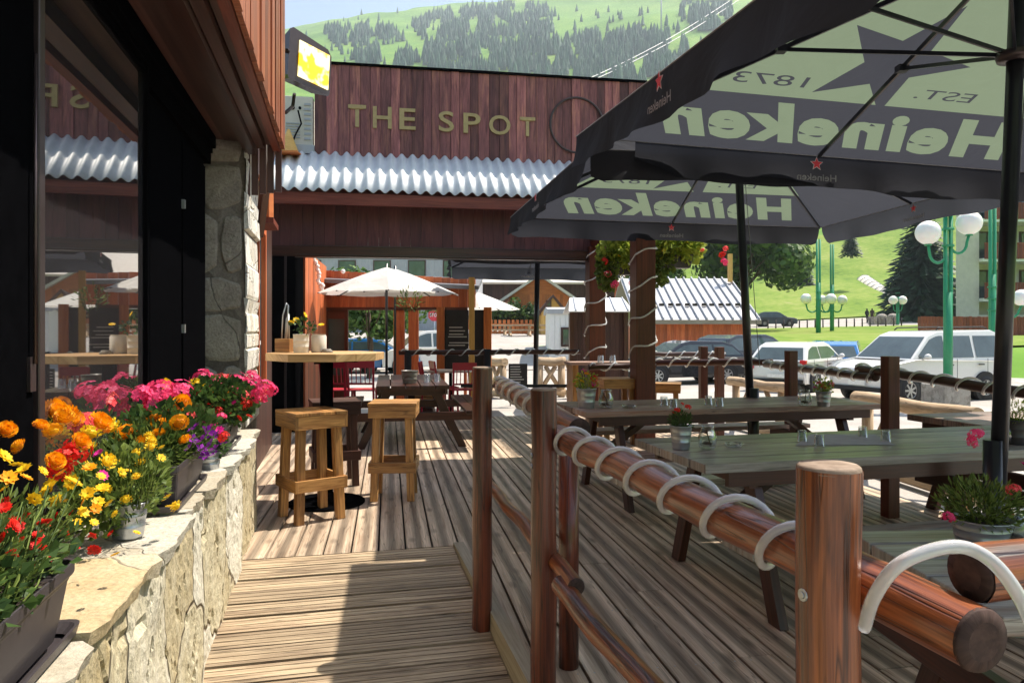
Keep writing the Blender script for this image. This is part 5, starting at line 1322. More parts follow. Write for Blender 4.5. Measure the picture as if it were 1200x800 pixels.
# lift pylon and its cables
q=hit(775,42); t=thing('lift_pylon','thin pale cable lift pylon standing on the meadow above the forest','pylon',q)
H=60*q.y/FPX; mb=MB(); mb.cyl(q,q+Vector((0,0,H)),2.2*q.y/FPX/2,1.5*q.y/FPX/2,8); mb.build('mast','steelroof',t)
mb=MB(); mb.beam(q+Vector((-3.5,0,H)),q+Vector((3.5,0,H)),1.0,1.0); mb.build('crossarm','steelroof',t)
a=hit(690,97) ; mb=MB()
for dx in (0,9):
    A=P(560+dx,146,420); B=P(860+dx,-2,760); pts=[A.lerp(B,i/14)-Vector((0,0,8*math.sin(math.pi*i/14))) for i in range(15)]; mb.tube(pts,0.34,4,caps=False)
tag(mb.build('lift_cables','steelroof'),'pair of thin lift cables running down across the forest','cable')

# ---- trees near by
def leafcloud(mb,c,r,n,leaf,sq=0.8):
    for i in range(n):
        d=Vector((R.gauss(0,1),R.gauss(0,1),R.gauss(0,1))).normalized()
        p=c+Vector((d.x*r,d.y*r,d.z*r*sq))*R.uniform(0.55,1.05)
        s=d.cross(Vector((R.uniform(-1,1),R.uniform(-1,1),R.uniform(-1,1)))).normalized(); u=(d+Vector((R.uniform(-.7,.7),R.uniform(-.7,.7),R.uniform(-.7,.7)))).normalized().cross(s).normalized(); L=leaf*R.uniform(0.6,1.4)
        mb.add([p-s*L*0.5,p-u*L*0.35,p+s*L*0.5,p+u*L*0.35],[(0,1,2,3)],r=R.random())
def broadleaf(label,x,y,z,H,cr,nl=9000,leaf=0.35,mat='tree',trunk=0.25,grp=None,name='broadleaf_tree'):
    t=thing(name,label,'tree',(x,y,z),0,grp); tr=MB(); tr.tube([(x,y,z-0.2),(x+0.1,y,z+H*0.25),(x,y,z+H*0.6)],[trunk,trunk*0.75,trunk*0.35],10,wob=0.2)
    cr_=MB(); k=26; base=Vector((x,y,z+H*0.60))
    for i in range(k):
        q=Vector((R.gauss(0,1),R.gauss(0,1),R.gauss(0,0.8))).normalized()*R.uniform(0.35,1.0)
        c=base+Vector((q.x*cr*0.78,q.y*cr*0.78,q.z*H*0.36)); tr.tube([(x,y,z+H*R.uniform(0.22,0.5)),(Vector((x,y,z+H*0.5))+c)/2,c],[trunk*0.35,trunk*0.2,trunk*0.06],5)
        leafcloud(cr_,c,cr*R.uniform(0.22,0.40),nl//k,leaf)
    tr.build('trunk','bark',t); cr_.build('crown',mat,t); return t
def spruce(label,x,y,z,H,r,n=70,mat='spruce',grp=None):
    t=thing('spruce_tree',label,'tree',(x,y,z),0,grp); tr=MB(); tr.tube([(x,y,z-0.2),(x,y,z+H)],[H*0.02,0.02],8); tr.build('trunk','bark',t); mb=MB()
    for i in range(n):
        f=i/n; hz=z+H*(0.06+0.93*f); rr=r*(1-f)**0.85+0.05; m=int(9+10*(1-f))
        for k in range(m):
            a=R.uniform(0,6.28); L=rr*R.uniform(0.7,1.12); e=Vector((math.cos(a),math.sin(a),0)); g_=Vector((-e.y,e.x,0)); p=Vector((x,y,hz+R.uniform(-.1,.1)))
            for j in range(4):
                b0=p+e*L*(0.25*j)+Vector((0,0,-L*0.10*j)); b1=p+e*L*(0.25*(j+1)+0.06)+Vector((0,0,-L*(0.10*(j+1))-0.03*L)); w=L*0.16*(1.15-0.2*j)
                mb.add([b0,(b0+b1)/2+g_*w+Vector((0,0,-w*0.7)),b1,(b0+b1)/2-g_*w+Vector((0,0,-w*0.7))],[(0,1,2,3)],r=R.random())
    mb.build('branches',mat,t); return t
q=Pg(872,70); broadleaf('big leafy tree behind the steel roofed chalet',q.x,q.y,q.z,13.5,7.6,15000,0.55,trunk=0.35,grp='trees around the car park')
q=Pg(770,64); broadleaf('leafy tree half hidden by the hanging flower baskets',q.x,q.y,q.z,11,5.5,7000,0.5,grp='trees around the car park')
q=Pg(1080,86); spruce('tall dark spruce left of the balcony apartment block',q.x,q.y,q.z,16.5,5.2,90)
q=Pg(997,120); spruce('small round spruce high on the bright meadow',q.x,q.y,q.z+6,5,1.9,30)
q=Pg(940,130); spruce('small spruce on the meadow beside the big leafy tree',q.x,q.y,q.z,8,2.6,30)
q=Pg(432,27); broadleaf('dark leafy tree seen through the red kiosk doorway',q.x,q.y,-0.41,4.6,2.3,4500,0.22,trunk=0.11)
for px_,d,H,lb in ((578,58,2.3,'low green bush left of the orange chalet fence'),(598,57,3.0,'green bush behind the orange fence in the middle'),(617,58,2.6,'green bush against the orange chalet wall'),(566,60,2.4,'green bush behind the second chalkboard')):
    q=Pg(px_,d); broadleaf(lb,q.x,q.y,q.z,H,1.5,900,0.3,'leafdk',0.06,'bushes by the orange fence','bush')

for i in range(26):
    px_=R.uniform(700,1090); dd_=R.uniform(165,330); q=Pg(px_,dd_); m_=MB(); leafcloud(m_,q+Vector((0,0,0.8)),R.uniform(1.0,2.2),160,0.55); tag(m_.build('meadow_bush','tree'),'low green bush scattered on the bright meadow slope','bush','bushes scattered over the meadow')
# ---- street lamps
def lamp(label,px_,d,zb,ztop,zg,gr,arm,dirs,pr=0.06):
    x=(px_-600)/FPX*d; t=thing('street_lamp',label,'street lamp',(x,d,zb),0,'green street lamps with white globes')
    mb=MB(); mb.cyl((x-pr*0.7,d,zb),(x-pr*0.7,d,ztop),pr*0.55,n=10); mb.cyl((x+pr*0.7,d,zb),(x+pr*0.7,d,ztop),pr*0.55,n=10); mb.cyl((x,d,zb),(x,d,zb+(ztop-zb)*0.55),pr,n=12)
    for k in range(3): mb.cyl((x,d,zg-gr*1.6+k*gr*1.4),(x,d,zg-gr*1.6+k*gr*1.4+0.05),pr*1.5,n=12)
    mb.build('column','green',t)
    for (sx,dz) in dirs:
        c=Vector((x+sx*arm,d-0.02,zg+dz)); b=MB(); pts=[Vector((x+sx*pr,d,zg+dz-gr*1.9))]
        for k in range(9):
            a=math.pi*k/8; pts.append(Vector((x+sx*(arm*0.5-arm*0.42*math.cos(a)),d,zg+dz-gr*1.6-gr*0.95*math.sin(a))))
        pts.append(c-Vector((0,0,gr*0.95))); b.tube(pts,pr*0.38,8); b.cyl(c-Vector((0,0,gr*1.08)),c-Vector((0,0,gr*0.85)),gr*0.28,n=10); b.build('arm','green',t)
        b=MB(); b.ball(c,gr,24,14); b.build('globe','globe',t)
    return t
lamp('nearest green lamp with two big white globes, on a concrete block',1111,16.6,0.12,4.0,3.72,0.27,0.47,[(-1,-0.11),(1,0.11)],0.085)
lamp('green lamp column behind the black parasol pole with one low globe at the right edge',1163,24,-0.41,6.2,2.45,0.27,0.95,[(1,0.0)],0.10)
lamp('taller pair green lamp on the far lawn, left of the two',959,58,0.9,8.6,3.85,0.42,1.0,[(-1,0),(1,0)],0.16)
lamp('far green lamp just right of its taller twin on the lawn',975,64,1.0,8.9,4.0,0.42,0.9,[(-1,0),(1,0)],0.15)
lamp('small far green lamp with two globes in front of the conveyor tube',1052,78,1.05,4.9,4.75,0.46,0.50,[(-1,-0.2),(1,-0.2)],0.14)
q=P(1108,462,16.6); mb=MB(); mb.box(q.x,q.y,-0.41+0.28,0.70,0.70,0.56,0.2); tag(mb.build('concrete_block','concrete',bevel=0.02),'rough grey concrete block under the nearest green lamp','block')

# ---- vehicles
def car(name,label,cat,x,y,z,rz,paint,Lh,Wd,zb,belt,roof,prof,green,wheels,wr=0.31,group='cars in the car park'):
    """prof: lower body outline (x,z); green: cabin outline (x,z) from cowl over the roof to the tail"""
    t=thing(name,label,cat,(x,y,z),rz,group); hw=Wd/2
    tmb=0.17
    mb=MB()
    # lower body: three width stations for rounded flanks
    n=len(prof); st=[(-hw+0.10,1.0),(-hw+0.01,0.985),(hw-0.01,0.985),(hw-0.10,1.0)]
    ws=[-hw+0.06,-hw,hw,hw-0.06]
    vs=[];fs=[]
    cx_=0
    for i,wy in enumerate(ws):
        k=1.0 if i in (0,3) else 0.972
        for (px_,pz) in prof: vs.append((px_*k if abs(px_)>Lh*0.8 else px_,wy,pz if pz<zb+0.1 else pz-(0.0 if i in (0,3) else 0.03)))
    for i in range(3):
        for k in range(n): fs.append((i*n+k,i*n+(k+1)%n,(i+1)*n+(k+1)%n,(i+1)*n+k))
    # rearrange: outer sheets
    fs=[f for f in fs]
    fs.append(tuple(range(n))); fs.append(tuple(range(3*n,4*n))[::-1])
    vs2=[(a,b,c_) for a,b,c_ in vs]
    order=[0,1,2,3]
    mb.add(vs2,fs,None,False,0.5)
    m=len(green); vs=[];fs=[]
    for s in (-1,1):
        for (gx,gz_) in green:
            f=max(0,(gz_-belt)/(roof-belt)); vs.append((gx,s*(hw-0.03-tmb*f),gz_))
    for k in range(m-1): fs.append((k,k+1,m+k+1,m+k))
    fs.append(tuple(range(m))[::-1]); fs.append(tuple(range(m,2*m))); mb.add(vs,fs,None,False,0.5)
    mb.build('body',paint,t,world=False,bevel=0.025)
    # side glass, inset outline of the cabin
    xs=[g_[0] for g_ in green]
    def roofz(xx):
        for (a,b),(c_,d_) in zip(green,green[1:]):
            if min(a,c_)<=xx<=max(a,c_) and a!=c_: return b+(d_-b)*(xx-a)/(c_-a)
        return belt
    for s in (-1,1):
        x1=max(xs); x0=min(xs); cuts=[x0+0.20,(x0*0.62+x1*0.38),(x0*0.12+x1*0.88)-0.05 if False else (x0*0.30+x1*0.70),x1-0.16]
        segs=[(cuts[0],cuts[1]),(cuts[1]+0.07,x1-0.2)] if name!='van' else [(x0+0.15,x0+1.05),(x0+1.15,x0+2.05),(x0+2.13,x1-0.25)]
        for a,b in segs:
            pts=[];N_=8; zb_=belt+0.05
            for k in range(N_+1):
                xx=a+(b-a)*k/N_; zt_=min(roof-0.13,roofz(xx)-0.10)
                pts.append((xx,max(zb_+0.01,zt_)))
            out=[(a,zb_)]+pts+[(b,zb_)] 
            v=[Vector((u_,s*(hw-0.03-tmb*max(0,(w_-belt)/(roof-belt))+0.006),w_)) for u_,w_ in out]
            g=MB(); nn_=len(v); g.add(v,[tuple(range(nn_)) if s<0 else tuple(range(nn_))[::-1]],None,False,0.5); g.build('side_window','carglass',t,world=False)
    def quad(nm,p,q,mt,ins=0.12,up=0.006):
        f0=max(0,(p[1]-belt)/(roof-belt)); f1=max(0,(q[1]-belt)/(roof-belt)); h0=hw-0.03-tmb*f0-ins; h1=hw-0.03-tmb*f1-ins
        P0=Vector((p[0],0,p[1]));Q0=Vector((q[0],0,q[1])); d=(Q0-P0).normalized(); nrm=Vector((d.z,0,-d.x)); 
        if nrm.z<0: nrm=-nrm
        a=P0+d*0.06+nrm*up; b=Q0-d*0.06+nrm*up
        g=MB(); g.add([a+Vector((0,-h0,0)),a+Vector((0,h0,0)),b+Vector((0,h1,0)),b+Vector((0,-h1,0))],[(0,1,2,3)],None,False,0.5); g.build(nm,mt,t,world=False)
    quad('windscreen',green[0],green[1],'carglass',0.06); quad('rear_window',green[-1],green[-2],'carglass',0.10)
    for wx in wheels:
        for s in (-1,1):
            g=MB(); yy=s*(hw-0.10)
            g.cyl((wx,s*(hw-0.22),wr+0.02),(wx,s*(hw+0.004),wr+0.02),wr+0.075,n=26); g.build('wheel_arch','blackmat',t,world=False)
            wheel=MB(); prof_=[(wr*0.62,-0.105),(wr*0.92,-0.10),(wr,-0.07),(wr,0.07),(wr*0.92,0.10),(wr*0.62,0.105)]
            rot=Matrix.Translation((wx,s*(hw-0.085),wr))@Matrix.Rotation(rad(90),4,'X'); wheel.lathe(prof_,(0,0,0),26); wheel.xf(rot); wo=wheel.build('tyre','tyre',t,world=False)
            rm=MB(); rm.lathe([(wr*0.66,0.0),(wr*0.64,0.095),(wr*0.58,0.095),(wr*0.56,0.05),(0.001,0.045)],(0,0,0),22)
            for k in range(7):
                a=2*math.pi*k/7; rm.beam((0.02*math.cos(a),0.02*math.sin(a),0.08),(wr*0.6*math.cos(a),wr*0.6*math.sin(a),0.085),0.045,0.03)
            rm.cyl((0,0,0.05),(0,0,0.10),0.045,n=10)
            rm.xf(Matrix.Translation((wx,s*(hw-0.085),wr))@Matrix.Rotation(rad(90 if s<0 else -90),4,'X')); rr_=rm.build('rim','rim',t,world=False)
    fx=max(p[0] for p in prof); rx=min(p[0] for p in prof); hz=zb+0.36
    for s in (-1,1):
        g=MB(); g.obox((fx-0.10,s*(hw-0.24),hz+0.08),(0.12,s*(-0.03),0),(0,0.15,0),(0,0,0.08)); g.build('headlight','headl',t,world=False,bevel=0.02)
        g=MB(); g.obox((rx+0.06,s*(hw-0.10),hz+0.16),(0.07,0,0),(0,0.085,0),(0,0,0.14)); g.build('tail_light','tail',t,world=False,bevel=0.015)
        g=MB(); g.ball((green[0][0]-0.40,s*(hw+0.09),belt+0.09),0.085,12,8,(1,1,0.85)); g.beam((green[0][0]-0.40,s*(hw-0.03),belt+0.03),(green[0][0]-0.40,s*(hw+0.06),belt+0.07),0.05,0.04); g.build('mirror',paint,t,world=False)
        for hx in ((green[0][0]+green[-1][0])/2-0.75,(green[0][0]+green[-1][0])/2+0.35):
            g=MB(); g.obox((hx,s*(hw-0.005),belt-0.13),(0.09,0,0),(0,0.016,0),(0,0,0.015)); g.build('door_handle','blackmat',t,world=False)
            g=MB(); g.obox((hx-0.22,s*(hw-0.0),belt-0.28),(0.004,0,0),(0,0.004,0),(0,0,0.30)); g.build('door_seam','blackmat',t,world=False)
    for xx,s in ((fx+0.005,1),(rx-0.005,-1)):
        g=MB(); g.obox((xx-0.005*s,0,zb+0.20),(0.010,0,0),(0,0.26,0),(0,0,0.055)); g.build('number_plate','plate',t,world=False)
        g=MB(); g.obox((xx-0.04*s,0,zb+0.05),(0.05,0,0),(0,hw-0.12,0),(0,0,0.055)); g.build('bumper_grille','blackmat',t,world=False,bevel=0.01)
    return t
vanp=([(-2.05,0.28),(-2.10,0.50),(-2.08,1.02),(1.12,1.08),(1.80,0.98),(2.02,0.86),(2.10,0.62),(2.08,0.30)],[(1.25,1.06),(0.52,1.66),(0.20,1.76),(-1.75,1.80),(-1.98,1.72),(-2.07,1.02)],(-1.32,1.32))
hatp=([(-1.95,0.28),(-2.02,0.50),(-1.98,0.90),(0.95,0.93),(1.65,0.83),(1.95,0.68),(2.0,0.50),(1.96,0.26)],[(1.10,0.91),(0.35,1.36),(0.0,1.44),(-1.15,1.42),(-1.5,1.32),(-1.95,0.90)],(-1.22,1.28))
suvp=([(-2.15,0.33),(-2.22,0.6),(-2.18,1.02),(0.95,1.05),(1.85,0.95),(2.15,0.80),(2.2,0.58),(2.16,0.32)],[(1.15,1.03),(0.35,1.55),(0.0,1.64),(-1.35,1.62),(-1.75,1.5),(-2.15,1.02)],(-1.35,1.38))
def mk(kind,name,label,cat,x,y,z,rz,paint):
    p=dict(van=(vanp,2.1,1.82,0.28,1.05,1.78,0.32),hatch=(hatp,2.0,1.74,0.28,0.92,1.44,0.31),suv=(suvp,2.2,1.85,0.33,1.04,1.64,0.35))[kind]
    pr,L_,W_,zb_,be,ro,wr=p; return car(name,label,cat,x,y,z,rz,paint,L_,W_,zb_,be,ro,pr[0],pr[1],pr[2],wr)
v1=mk('van','van','white passenger van parked behind the nearest green lamp and concrete block','van',10.62,19.0,-0.41,rad(180+21),'carwhite')
mb=MB()
for s in (-1,1): mb.tube([(0.1,s*0.62,1.80),(0.0,s*0.62,1.86),(-1.6,s*0.62,1.88),(-1.75,s*0.62,1.82)],0.018,8)
mb.build('roof_rail','blackmat',v1,world=False)
mk('van','van','second white van cut off by the right edge of the photo','van',13.35,14.2,-0.41,rad(180+8),'carwhite')
mk('hatch','hatchback','white hatchback with a red tail light parked left of the blue car','car',8.95,22.4,-0.41,rad(48),'carwhite')
mk('hatch','hatchback','bright blue hatchback between the white hatchback and the white van','car',11.0,24.6,-0.41,rad(62),'carblue')
mk('hatch','hatchback','black car side on behind the small wooden hut and rails','car',5.75,24.6,-0.41,rad(180+14),'carblack')
mk('suv','estate_car','black car between the other black car and the white hatchback','car',8.6,26.2,-0.41,rad(28),'carblack')
q=Pg(908,81); mk('suv','off_road_car','distant dark grey car on the road under the big leafy tree','car',q.x,q.y,q.z+0.05,rad(-4),'cargrey')
q=Pg(395,31); mk('hatch','hatchback','pale car seen through the red kiosk door glass','car',q.x,q.y,-0.41,rad(15),'carwhite')
q=Pg(437,30.5); mk('hatch','hatchback','light blue car behind the tree in the kiosk doorway','car',q.x,q.y,-0.41,rad(5),'carblue')
q=Pg(502,31); mk('van','van','small white van between the kiosk posts and the chalkboard','van',q.x,q.y,-0.41,rad(200),'carwhite')

mb=MB()
for i in range(9):
    a_=Vector((3.2+i*2.6,21.0,-0.402)); e_=a_+Vector((1.6,4.6,0)); s_=Vector((0.055,-0.02,0)); mb.add([a_-s_,a_+s_,e_+s_,e_-s_],[(0,1,2,3)],r=0.5)
mb.build('parking_lines','white',kind='structure')
# ---- chalet with steel roof
CH=thing('steel_roof_chalet','red board chalet with a pale ribbed steel roof behind the parked black cars','chalet',P(815,386,31))
xl,xr=5.1,10.3
def xbox(mb,x0,x1,y0,y1,z0,z1,r=None): mb.obox(((x0+x1)/2,(y0+y1)/2,(z0+z1)/2),((x1-x0)/2,0,0),(0,(y1-y0)/2,0),(0,0,(z1-z0)/2),r)
mb=MB(); x=xl+0.1
while x<xr-0.45: xbox(mb,x,x+0.145,30.6,30.65,-0.41,1.9); x+=0.15
xbox(mb,xl+0.1,xr-0.4,30.65,36,-0.41,1.8); mb.build('wall','redwood',CH)
mb=MB(); vs=[(xl,30.0,1.80),(xr,30.0,1.80),(xr,34.2,3.80),(xl,34.2,3.80),(xr,38.4,1.8),(xl,38.4,1.8)]; mb.add(vs,[(0,1,2,3),(3,2,4,5)],r=0.5); o=mb.build('roof','steelroof',CH); s=o.modifiers.new('t','SOLIDIFY'); s.thickness=0.06
mb=MB(); x=xl+0.1
while x<xr: mb.beam((x,29.98,1.85),(x,34.2,3.86),0.05,0.07); x+=0.36
mb.build('roof_ribs','greywall',CH)
mb=MB(); 
for k in range(14):
    x=xl+0.28+k*0.36; mb.box(x,31.2+0.15*(k%2),2.47,0.20,0.1,0.12)
mb.build('snow_guards','frame',CH)
mb=MB(); xbox(mb,xl,xr,29.93,30.0,1.62,1.80); mb.build('gutter_board','stringer',CH)
mb=MB(); xbox(mb,xl+0.15,xl+0.95,30.55,30.62,-0.41,1.55); mb.build('door','white',CH)
q=P(834,270,36); mb=MB(); xbox(mb,q.x+0.1,q.x+0.28,33.5,33.7,3.6,4.9); mb.build('chimney_pole','yellowwood',CH)
# ---- small dark hut with grey roof
HU=thing('small_hut','small dark brown hut with a grey sheet roof left of the thick post','hut',P(700,386,16))
a=P(668,386,16).x; b=P(733,386,16).x
mb=MB(); x=a+0.06
while x<b-0.1: xbox(mb,x,x+0.098,15.9,15.95,-0.41,1.80); x+=0.102
xbox(mb,a+0.06,b-0.05,15.95,17.2,-0.41,1.78); mb.build('wall','brownhut',HU)
mb=MB(); mb.add([(a-0.06,15.6,1.80),(b+0.12,15.6,1.80),(b+0.02,16.5,2.12),(a+0.03,16.5,2.12),(b+0.12,17.4,1.8),(a-0.06,17.4,1.8)],[(0,1,2,3),(3,2,4,5)],r=0.5); o=mb.build('roof','zinc',HU); s=o.modifiers.new('t','SOLIDIFY'); s.thickness=0.03
mb=MB()
for k in range(5): mb.beam((a+0.1+k*(b-a-0.1)/4,15.58,1.815),(a+0.12+k*(b-a-0.12)/4,16.5,2.135),0.025,0.02)
mb.build('roof_ribs','greywall',HU)
mb=MB()
for x in (a+0.02,b-0.02): mb.box(x,15.8,0.69,0.09,0.09,2.2)
mb.build('corner_boards','darkwood',HU)
# ---- apartment block
AP=thing('apartment_block','white apartment block with red balconies at the right edge','building',Pg(1160,52))
x0=30.6;y0=50.0;z0=0.2
mb=MB(); mb.prism([(x0,y0),(x0+1.6,y0),(x0+9.2,y0+12),(x0+7.9,y0+12)],z0,14)
mb.prism([(x0+1.6,y0+1.8),(x0+20,y0+1.8),(x0+26,y0+12),(x0+8.2,y0+12)],z0,14); xbox(mb,x0+9.5,x0+10.0,y0-0.2,y0+1.8,z0,14); xbox(mb,x0+1.6,x0+20,y0,y0+1.8,z0,2.4) ; mb.build('wall','cream',AP)
for fl_ in range(4):
    zf=3.55+2.72*fl_
    mb=MB(); xbox(mb,x0+1.6,x0+20,y0-0.4,y0+1.8,zf-0.22,zf); mb.build('floor_slab','white',AP)
    for seg in ((x0+1.7,x0+9.4),(x0+10.1,x0+19)):
        mb=MB(); x=seg[0]
        while x<seg[1]: xbox(mb,x,x+0.13,y0-0.45,y0-0.42,zf-0.05,zf+0.98); x+=0.16
        xbox(mb,seg[0],seg[1],y0-0.5,y0-0.38,zf+0.98,zf+1.06); mb.build('balcony','redfence',AP)
    for x in (x0+2.3,x0+5.6,x0+11.2,x0+15):
        f=MB(); xbox(f,x,x+1.9,y0+1.74,y0+1.79,zf,zf+2.1); fo=f.build('window','brownhut',AP)
        g=MB(); xbox(g,x+0.12,x+0.90,y0+1.70,y0+1.735,zf+0.1,zf+1.98); xbox(g,x+1.0,x+1.78,y0+1.70,y0+1.735,zf+0.1,zf+1.98); g.build('pane','carglass',fo)
for x in (x0+0.5,x0+2.6,x0+4.6):
    f=MB(); xbox(f,x,x+0.9,y0-0.04,y0-0.005,0.9,2.25); fo=f.build('window','white',AP); g=MB(); xbox(g,x+0.08,x+0.82,y0-0.06,y0-0.045,0.98,2.17); g.build('pane','carglass',fo)
mb=MB(); mb.prism([(x0-0.8,y0-0.8),(x0+21,y0-0.8),(x0+27,y0+13),(x0+7,y0+13)],14,14.35); mb.build('roof','brownhut',AP)
RF=thing('picket_fence','red brown vertical board fence in front of the apartment block','fence',Pg(1120,42))
mb=MB(); x=P(1076,386,42).x
while x<P(1190,386,42).x+8: xbox(mb,x,x+0.14,42,42.04,0.6,2.15+R.uniform(-.02,.02)); x+=0.165
mb.build('boards','redfence',RF); mb=MB(); xbox(mb,P(1076,386,42).x,P(1190,386,42).x+8,42.05,42.12,1.8,1.9); xbox(mb,P(1076,386,42).x,P(1190,386,42).x+8,42.05,42.12,1.0,1.1); mb.build('rails','redfence',RF)
# ---- conveyor tube on the slope
CT=thing('conveyor_tunnel','pale ribbed conveyor tube climbing the bright ski slope','tunnel',P(1052,362,108))
a=P(1013,331,132); b=P(1058,364,104); mb=MB(); mb.tube([a,b],[1.35,1.25],18,caps=False); o=mb.build('tube','cream',CT); s=o.modifiers.new('t','SOLIDIFY'); s.thickness=0.08
mb=MB()
for i in range(11):
    q=a.lerp(b,i/10); d=(b-a).normalized(); s_=d.cross(Vector((0,0,1))).normalized(); u=s_.cross(d); mb.tube([q+(s_*math.cos(k*0.3142*2)+u*math.sin(k*0.3142*2))*1.42 for k in range(10)],0.06,5,closed=True)
mb.build('hoops','greywall',CT)
mb=MB(); mb.cyl(a+(b-a)*0.01,a+(b-a)*0.02,1.28,n=18); mb.build('mouth_shade','blackmat',CT)  # black disc standing in for the shade inside the hollow tube
# distant bollards, stone benches and two people
for i in range(18):
    q=Pg(900+i*9.2,74); tag(MB().cyl((q.x,q.y,q.z-0.1),(q.x,q.y,q.z+0.95),0.07,n=8).build('bollard','frame'),'slim grey bollard in the row along the far lawn','bollard','bollards along the far lawn')
for px_,w,lb in ((1028,2.2,'pale stone bench on the far lawn, left of the pair'),(1041,2.4,'pale stone bench on the far lawn, right of the pair')):
    q=Pg(px_,80); mb=MB(); mb.box(q.x,q.y,q.z+0.5,w*0.8,0.8,0.9,0.4); mb.ball((q.x+0.5,q.y,q.z+0.8),0.6,10,6,(1,1,0.8)); tag(mb.build('stone_bench','concrete'),lb,'bench','stone benches on the far lawn')
def person(label,x,y,z,rz,top,legs_,lean=0.1):
    t=thing('person',label,'person',(x,y,z),rz)
    me=bpy.data.meshes.new('body'); V=[(0,0,0.92),(0,0,1.15),(0,0,1.40),(0,0,1.50),(0,0.01,1.60),(0,0.01,1.72),(0.19,0,1.40),(0.25,0.02,1.12),(0.22,-0.12,0.90),(-0.19,0,1.40),(-0.25,0.02,1.12),(-0.20,-0.10,0.90),(0.10,0,0.86),(0.12,-0.06,0.48),(0.12,0.10,0.05),(0.12,-0.06,0.03),(-0.10,0,0.86),(-0.12,-0.12,0.48),(-0.12,-0.10,0.05),(-0.12,-0.24,0.03)]
    E=[(0,1),(1,2),(2,3),(3,4),(4,5),(2,6),(6,7),(7,8),(2,9),(9,10),(10,11),(0,12),(12,13),(13,14),(14,15),(0,16),(16,17),(17,18),(18,19)]
    me.from_pydata(V,E,[]); o=bpy.data.objects.new('body',me); col.objects.link(o); o.parent=t; MW[o.name]=MW[t.name]
    o.modifiers.new('s','SKIN'); sub=o.modifiers.new('u','SUBSURF'); sub.levels=1; sub.render_levels=1
    me.skin_vertices.new() if not me.skin_vertices else None
    rr=[.15,.15,.16,.06,.10,.09,.065,.05,.04,.065,.05,.04,.09,.065,.05,.045,.09,.065,.05,.045]
    for i,r_ in enumerate(rr): me.skin_vertices[0].data[i].radius=(r_,r_*0.85)
    me.skin_vertices[0].data[0].use_root=True; me.materials.append(M[top]); return t
q=Pg(1016,84); person('distant person in dark clothes standing on the far lawn, left one of two',q.x,q.y,q.z,0.3,'blackmat','black')
q=Pg(1022,84); person('distant person in dark clothes standing on the far lawn, right one of two',q.x,q.y,q.z,2.3,'brownhut','black')

# ---- kiosk of red boards seen through the pavilion
KI=thing('red_kiosk','red board kiosk with glazed door seen through the pavilion opening','kiosk',P(450,386,15))
xa=P(379,386,15).x; xb=P(548,386,15).x
mb=MB(); x=xa
while x<xb: xbox(mb,x,x+0.17,15.0,15.05,1.86,2.62+ (x-xa)*-0.06); x+=0.175
mb.build('fascia_boards','redwood',KI)
mb=MB(); xbox(mb,xa,xb,14.98,15.06,1.80,1.86); mb.build('lintel','dkred',KI)
mb=MB(); k=0
A=Vector((P(381,386,15).x,15,0)); B=Vector((P(357,386,11.9).x,11.9,0)); L=(B-A).length; d=(B-A).normalized(); s=0
while s<L: mb.beam(A+d*s+Vector((0,0,1.15)),A+d*(s+0.14)+Vector((0,0,1.15)),0.05,3.1); s+=0.155
mb.build('side_wall','redwood',KI)
mb=MB(); mb.add([(xa-0.6,14.6,2.45),(xb+0.25,14.6,2.28),(xb+0.2,17.5,2.62),(xa-0.6,17.5,2.80)],[(0,1,2,3)],r=0.5); o=mb.build('roof','slate',KI); s_=o.modifiers.new('t','SOLIDIFY'); s_.thickness=0.08
for px_,w,mt in ((467,0.22,'redwood'),(484,0.20,'redwood'),(545,0.06,'redwood')):
    x=P(px_,386,15).x; mb=MB(); mb.box(x,15.1,0.70,w,0.14,2.2); mb.build('post',mt,KI)
x=P(393,386,15).x; mb=MB(); xbox(mb,x-0.24,x-0.17,15.08,15.14,-0.41,1.8); xbox(mb,x+0.17,x+0.24,15.08,15.14,-0.41,1.8); xbox(mb,x-0.17,x+0.17,15.08,15.14,1.62,1.8); xbox(mb,x-0.17,x+0.17,15.08,15.14,-0.41,0.45); dd=mb.build('door','dkred',KI)
mb=MB(); xbox(mb,x-0.17,x+0.17,15.10,15.115,0.45,1.62); mb.build('pane','carglass',dd)
x=P(380,386,15).x; mb=MB(); xbox(mb,xa-0.02,x+0.02,15.06,15.12,-0.41,1.8); mb.build('corner_board','redwood',KI)
SL=thing('string_lights','short strand of white bulbs hanging by the kiosk corner','string lights',P(374,300,13))
pts=[P(366,300,12.9),P(369,308,12.9),P(372,318,12.9),P(375,328,12.9),P(378,337,12.9),P(382,345,12.9)]; mb=MB(); mb.tube(pts,0.008,5); mb.build('wire','black',SL)
for i in range(20):
    q=smoothpath(pts,4)[i]; mb=MB(); mb.ball(q+Vector((R.uniform(-.04,.04),-0.02,R.uniform(-.03,.03))),0.038,10,8); mb.build('bulb','white',SL)
def mark(name,label,cat,px_,py_,d,r,mt): 
    mb=MB(); mb.ball(P(px_,py_,d),r,10,8); return tag(mb.build(name,mt),label,cat)
mark('bulb','single white bulb above the kiosk fascia','bulb',402,318,14.2,0.045,'white')
